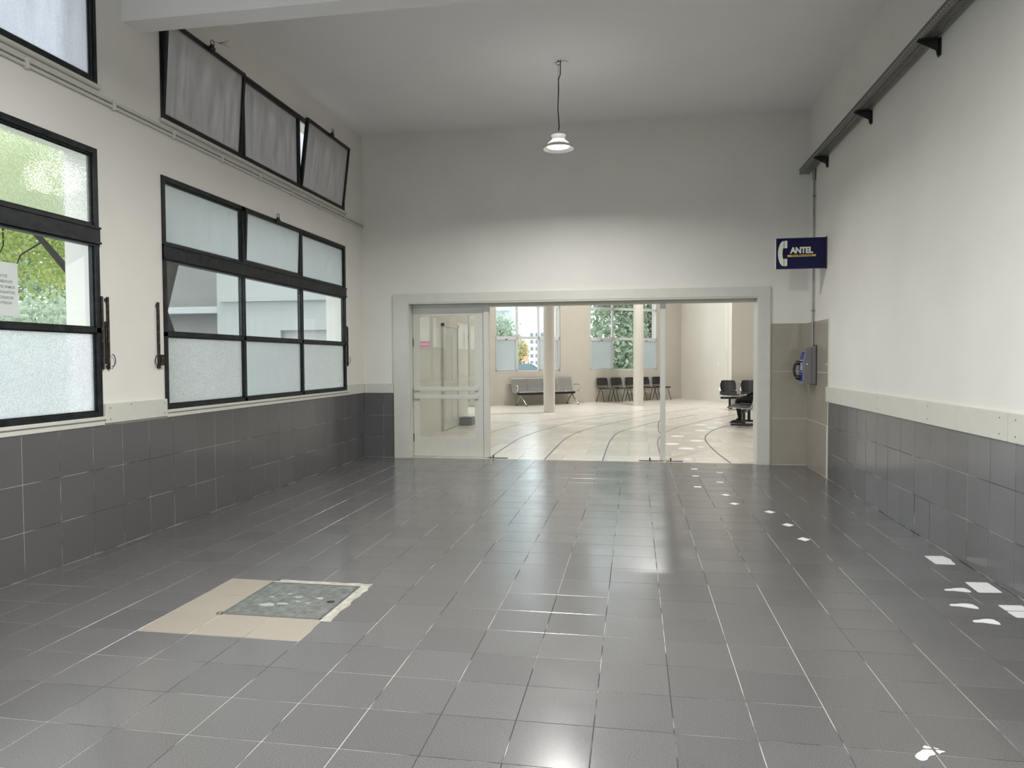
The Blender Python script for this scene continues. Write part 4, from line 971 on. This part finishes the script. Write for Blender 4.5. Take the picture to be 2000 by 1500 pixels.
# seated person on the second seat, facing -x
def person():
    me = bpy.data.meshes.new('body'); hx, hy_, hz = 2.44, 15.62, .52
    V = [(hx, hy_, hz), (hx+.07, hy_, .72), (hx+.10, hy_, .92), (hx+.11, hy_, 1.06), (hx+.10, hy_, 1.13),
         (hx-.02, hy_-.09, .52), (1.98, hy_-.13, .515), (2.03, hy_-.13, .28), (2.05, hy_-.13, .09), (1.96, hy_-.135, .045),
         (hx-.02, hy_+.09, .52), (1.97, hy_+.12, .515), (2.00, hy_+.12, .28), (2.04, hy_+.12, .09), (1.94, hy_+.12, .045),
         (hx+.06, hy_-.19, 1.0), (hx+.04, hy_-.24, .76), (2.26, hy_-.15, .64), (2.19, hy_-.10, .62),
         (hx+.06, hy_+.19, 1.0), (hx+.04, hy_+.24, .76), (2.26, hy_+.15, .64), (2.19, hy_+.10, .62)]
    R = [(.14, .15), (.12, .15), (.13, .17), (.09, .11), (.05, .05), (.09, .09), (.070, .072), (.056, .056), (.042, .042), (.04, .032),
         (.09, .09), (.070, .072), (.056, .056), (.042, .042), (.04, .032), (.058, .058), (.048, .048), (.038, .038), (.028, .03), (.058, .058), (.048, .048), (.038, .038), (.028, .03)]
    E = [(0,1),(1,2),(2,3),(3,4),(0,5),(5,6),(6,7),(7,8),(8,9),(0,10),(10,11),(11,12),(12,13),(13,14),(2,15),(15,16),(16,17),(17,18),(2,19),(19,20),(20,21),(21,22)]
    me.from_pydata(V, E, [])
    tmp = bpy.data.objects.new('tmp', me); COL.objects.link(tmp)
    bpy.context.view_layer.objects.active = tmp
    md = tmp.modifiers.new('skin', 'SKIN'); sv = me.skin_vertices[0].data
    for s, r in zip(sv, R): s.radius = r
    sv[0].use_root = True
    ss = tmp.modifiers.new('sub', 'SUBSURF'); ss.levels = 2; ss.render_levels = 2
    bpy.context.view_layer.update()
    m2 = bpy.data.meshes.new_from_object(tmp.evaluated_get(bpy.context.evaluated_depsgraph_get())); bpy.data.objects.remove(tmp)
    m2.materials.clear()
    o = mk('person', m2, MT['cloth'], smooth=True, label='person in black trousers sitting on the beam seats by the entrance', cat='person')
    hc = Vector((hx+.08, hy_, 1.25)); bm = BM(); bmesh.ops.create_uvsphere(bm, u_segments=20, v_segments=14, radius=1)
    for v in bm.verts:
        c = v.co; jaw = 1-.25*max(0, -c.z); v.co = Vector((hc.x+c.x*.098*jaw, hc.y+c.y*.078*jaw, hc.z+c.z*.118))
        if c.x < -.93 and abs(c.z+.1) < .3: v.co.x -= .018
    hd = mk('head', bm, MT['skin'], o, smooth=True)
    bm = BM(); bmesh.ops.create_uvsphere(bm, u_segments=20, v_segments=14, radius=1)
    for v in bm.verts:
        c = v.co; v.co = Vector((hc.x+.014+c.x*.106, hc.y+c.y*.086, hc.z+.022+c.z*.112))
    bmesh.ops.delete(bm, geom=[v for v in bm.verts if v.co.x < hc.x-.055 and v.co.z < hc.z+.06 or v.co.z < hc.z-.05], context='VERTS'); mk('hair', bm, MT['hair'], hd, smooth=True)
    bm = BM()
    for s in (-1, 1):
        bmesh.ops.create_uvsphere(bm, u_segments=8, v_segments=6, radius=.011, matrix=Matrix.Translation((hc.x-.086, hc.y+s*.03, hc.z+.005)))
    mk('eyes', bm, MT['hair'], hd)
    for s in (-1, 1):
        bm = BM(); q = Vector((2.19, hy_+s*.10, .62))
        bmesh.ops.create_uvsphere(bm, u_segments=10, v_segments=8, radius=1, matrix=Matrix.Translation(q+Vector((-.03, 0, -.005))) @ Matrix.Diagonal((.05, .038, .018, 1)))
        for f_ in range(4): tube(bm, [q+Vector((-.06, -.028+.018*f_, 0)), q+Vector((-.10+.006*abs(f_-1.5), -.03+.019*f_, -.008)), q+Vector((-.125+.008*abs(f_-1.5), -.03+.019*f_, -.03))], [.009, .008, .007], 7)
        tube(bm, [q+Vector((-.02, -s*.03, 0)), q+Vector((-.05, -s*.055, -.005)), q+Vector((-.075, -s*.06, -.018))], [.011, .010, .008], 7)
        mk('hand', bm, MT['skin'], o, smooth=True)
        bm = BM(); fy = hy_+s*.125; prism(bm, [(2.10, 0), (2.10, .07), (2.02, .085), (1.90, .05), (1.84, .035), (1.83, 0)], 'y', fy-.045, fy+.045); bmesh.ops.bevel(bm, geom=list(bm.edges), offset=.012, segments=2, affect='EDGES'); mk('shoe', bm, MT['blkplastic'], o)
    rz = Matrix.Rotation(-.245, 3, 'Z'); o.location = Vector((2.70, 16.36, .52))+rz @ (OFF[o.name]-Vector((hx, hy_, hz))); o.rotation_euler = (0, 0, -.245)
    return o
person()

# ------------------------------------------------------------------ outdoors
mk('exterior_ground', bx(-150, 120, -60, 200, -.5, -.30), MT['asphalt'], label='pale paved ground outside the windows', cat='ground', kind='structure')
def leaves(c, r, n, size, m, seed, flat=1.0):
    g = np.random.default_rng(seed)
    p = g.normal(size=(n, 3)); p /= np.linalg.norm(p, axis=1)[:, None]; p *= (g.random(n)**.45)[:, None]
    lump = 1+.25*np.sin(p[:, :1]*5+seed)*np.cos(p[:, 1:2]*6)
    p = np.array(c)+p*lump*np.array(r)
    a = g.normal(size=(n, 3)); a /= np.linalg.norm(a, axis=1)[:, None]
    b_ = np.cross(a, g.normal(size=(n, 3))); b_ /= np.linalg.norm(b_, axis=1)[:, None]
    s = size*(.6+.8*g.random(n))[:, None]
    V = np.stack([p-a*s, p+b_*s*.5, p+a*s, p-b_*s*.5], 1).reshape(-1, 3)
    Fc = np.arange(4*n).reshape(-1, 4)
    return V, Fc
def tree(loc, label, trunk, blobs, m, size, dens, seed, group=None, cat='tree', name='tree'):
    r = empty(name, loc, label=label, cat=cat, group=group); OFF[r.name] = Vector(loc)
    for pts, rad in trunk:
        bm = BM(); tube(bm, pts, rad, 9); smooth_angle(mk('branch' if rad[0] < .12 else 'trunk', bm, MT['bark'], r), 60)
    Vs, Fs, n0 = [], [], 0
    for k, (c, rr_) in enumerate(blobs):
        V, Fc = leaves(c, rr_, int(dens*rr_[0]*rr_[1]*rr_[2])+200, size, m, seed+k); Vs.append(V); Fs.append(Fc+n0); n0 += len(V)
    V = np.concatenate(Vs); Fc = np.concatenate(Fs)
    me = bpy.data.meshes.new('foliage'); me.from_pydata(V.tolist(), [], Fc.tolist()); me.materials.append(m)
    mk('foliage', me, m, r, kind='stuff', recenter=True)
    return r
# left side, seen through the clear pane of window 1
tree((-7.6, 11.0, -.3), 'leafy yellow-green tree with a dark limb outside the notice window',
     [([(-7.5, 11.1, -.3), (-7.6, 10.9, 1.3), (-7.7, 10.6, 2.25)], [.2, .17, .14]), ([(-7.7, 10.6, 2.2), (-8.0, 9.75, 2.5), (-8.25, 9.35, 2.76), (-8.6, 9.33, 3.16), (-8.9, 9.4, 3.4), (-9.6, 9.3, 3.75), (-10.6, 9.4, 3.95)], [.075, .062, .055, .045, .034, .022, .012]),
      ([(-8.7, 9.35, 3.25), (-8.8, 9.5, 3.9), (-9.0, 9.6, 4.6)], [.022, .016, .01]), ([(-8.7, 9.35, 3.2), (-9.2, 9.5, 3.05), (-9.6, 9.6, 2.5)], [.014, .010, .006]), ([(-9.5, 9.5, 3.6), (-10.0, 10.0, 3.3), (-10.4, 10.2, 3.0)], [.016, .010, .006]), ([(-7.7, 10.6, 2.2), (-7.3, 10.9, 4.2), (-7.4, 11.2, 6)], [.13, .09, .04])],
     [((-9.6, 9.9, 4.3), (1.6, 1.4, 1.1)), ((-8.4, 10.4, 4.8), (1.6, 1.5, 1.3)), ((-10.8, 11.2, 3.5), (1.4, 1.3, .9)), ((-9.6, 11.0, 3.2), (1.3, 1.1, .55)), ((-11.5, 10.8, 4.6), (1.8, 1.6, 1.4)), ((-9.9, 8.4, 4.4), (1.4, 1.3, 1.0)), ((-8.9, 9.95, 2.75), (.45, .45, .3))], MT['leaf1'], .045, 1300, 11)
tree((-15, 15.8, -.3), 'pale grey-green hedge beyond the yellow-green tree', [([(-15, 15.8, -.3), (-15, 15.8, 1)], [.08, .05])],
     [((-16.5, 15.2, 1.2), (3, 1.3, 2.0)), ((-14.2, 15.6, 1.2), (1.8, 1.3, 2.1)), ((-16, 17.6, 1.4), (2.4, 1.3, 2.2)), ((-19.5, 13.5, 1.5), (2.4, 1.4, 2.2))], MT['leaf2'], .10, 420, 31, cat='hedge', name='hedge')
tree((-21, 22, -.3), 'mid green tree rising far behind the pale hedge', [([(-21, 22, -.3), (-21, 22, 3)], [.25, .18])], [((-21, 22, 5.2), (4, 3.2, 3.2)), ((-25, 19, 5.0), (4, 3.2, 3)), ((-18.0, 24.5, 4.8), (3.2, 2.6, 3))], MT['leaf3'], .16, 120, 51)
# wing of the building beyond window 2
bm = BM(); wall_with_holes('x', -7.7, -4.3, -.3, 9.5, 12.6, 12.9, [(-6.6, -5.5, -.3, 2.0)], bm); box(bm, -7.8, -4.3, 12.5, 12.6, 2.55, 2.68)
wg = mk('building_wing', bm, MT['ext'], label='pale rendered wing wall seen through the nine-pane window', cat='wall', kind='structure')
mk('wing_door', bx(-6.6, -5.5, 12.72, 12.78, -.3, 2.0), MT['ext'], wg)
mk('wing_side', bx(-7.9, -7.7, 12.6, 15.85, -.3, 9.5), MT['ext'], wg)
mk('wing_recess', bx(-11.6, -7.7, 15.6, 15.88, -.3, 9.5), MT['extdark'], wg)
mk('recess_door', bcx(-9.6, -8.6, 15.5, 15.6, -.3, 1.9, .01), MT['ext'], wg)
mk('recess_lintel', bx(-11.6, -7.9, 15.3, 15.6, 2.55, 2.7), MT['ext'], wg)
# beyond the hall windows
tree((.6, 33, -.3), 'large green tree outside the window above the black chairs', [([(.9, 33, -.3), (1.0, 33, 2.2), (.7, 33, 3.8)], [.35, .28, .2]), ([(.9, 33, 2.4), (1.6, 32.5, 3.4), (2.6, 32, 3.9)], [.11, .1, .05])],
     [((-.6, 33, 2.2), (2.4, 1.6, 2.0)), ((.9, 33.3, 4.6), (2.8, 1.6, 2.2)), ((-1.2, 33.5, 5.2), (2.6, 1.6, 2.0)), ((-1.5, 33, 1.0), (2.0, 1.3, 1.4)), ((2.2, 33.4, 2.0), (1.6, 1.4, 2.1)), ((.6, 33, .8), (2, 1.4, 1.2))], MT['leaf3'], .12, 520, 71)
tree((-6.9, 36, -.3), 'pale green street tree outside the window above the bench', [([(-6.9, 36, -.3), (-6.9, 36, 2.6)], [.2, .12])], [((-7.1, 36, 2.9), (1.2, 1.0, 1.0)), ((-6.5, 36.3, 2.3), (.8, .8, .8))], MT['leaf2'], .10, 900, 91)
tree((-9.9, 62, -.3), 'yellowish street tree in the distance beside the white block', [([(-9.9, 62, -.3), (-9.9, 62, 1.6)], [.15, .1])], [((-9.9, 62, 2.2), (.85, .8, 1.2))], MT['leaf4'], .11, 1500, 101)
def building(name, x0, x1, y0, y1, z1, m, cols, rows, label, wz=1.4, sill=1.0):
    o = mk(name, bx(x0, x1, y0, y1, -.3, z1), m, label=label, cat='building')
    cw = (x1-x0)/cols; rh = z1/rows
    me = None
    for i in range(cols):
        for j in range(rows):
            cx_, cz = x0+cw*(i+.5), rh*(j+.55)
            if me is None:
                w = mk('window', bx(cx_-cw*.28, cx_+cw*.28, y0-.08, y0+.02, cz-rh*.25, cz+rh*.25), MT['dwin'], o); me = w.data; base = w.location.copy(); b0 = (cx_, cz)
            else:
                w = bpy.data.objects.new('window', me); COL.objects.link(w); w.parent = o; w.location = base+Vector((cx_-b0[0], 0, cz-b0[1]))
    return o
tb = building('tower_block', -21.5, -13.3, 78, 90, 46, MT['bluebld'], 4, 14, 'tall pale blue tower block seen through the bench window')
for j in range(14): mk('balcony', bx(-15.9, -13.6, 77.2, 78, 3.28*j+.3, 3.28*j+1.2), MT['whitebld'], tb)
building('office_block', -22.0, -17.6, 150, 160, 7.4, MT['whitebld'], 4, 5, 'distant white block with rows of windows beyond the street')
bm = BM(); cbox(bm, -8.68, -8.27, 56, 56.1, 1.3, 1.7, .02); o = mk('orange_hoarding', bm, MT['orange'], label='orange hoarding board on the street by the yellowish tree', cat='hoarding')
for xx in (-8.65, -8.3): mk('post', bx(xx-.03, xx+.03, 56.1, 56.16, -.3, 1.85), MT['blackm'], o)
def car(x, y, m, label):
    r = empty('parked_car', (x, y, -.3), label=label, cat='car', group='parked cars outside'); OFF[r.name] = Vector((x, y, -.3))
    bm = BM(); prism(bm, [(x-2.1, 0), (x-2.1, .45), (x-1.9, .62), (x-1.2, .70), (x-.6, 1.15), (x+.8, 1.17), (x+1.5, .72), (x+2.05, .62), (x+2.1, 0)], 'y', y-.85, y+.85); bmesh.ops.bevel(bm, geom=list(bm.edges), offset=.05, segments=1, affect='EDGES'); mk('body', bm, m, r)
    bm = BM(); prism(bm, [(x-1.05, .74), (x-.55, 1.10), (x+.75, 1.12), (x+1.3, .74)], 'y', y-.87, y+.87); mk('side_glass', bm, MT['dwin'], r)
    for wx in (x-1.3, x+1.3):
        for wy in (y-.8, y+.8):
            bm = BM(); tube(bm, [(wx, wy-.1, .02), (wx, wy+.1, .02)], .32, 14); mk('wheel', bm, MT['blkplastic'], r)
car(-7.9, 50, MT['card'], 'dark parked car seen low in the bench window'); car(-10.6, 46, MT['carw'], 'white parked car seen low in the bench window, left pane'); car(-5.6, 53, MT['carw'], 'white parked car further right along the street')
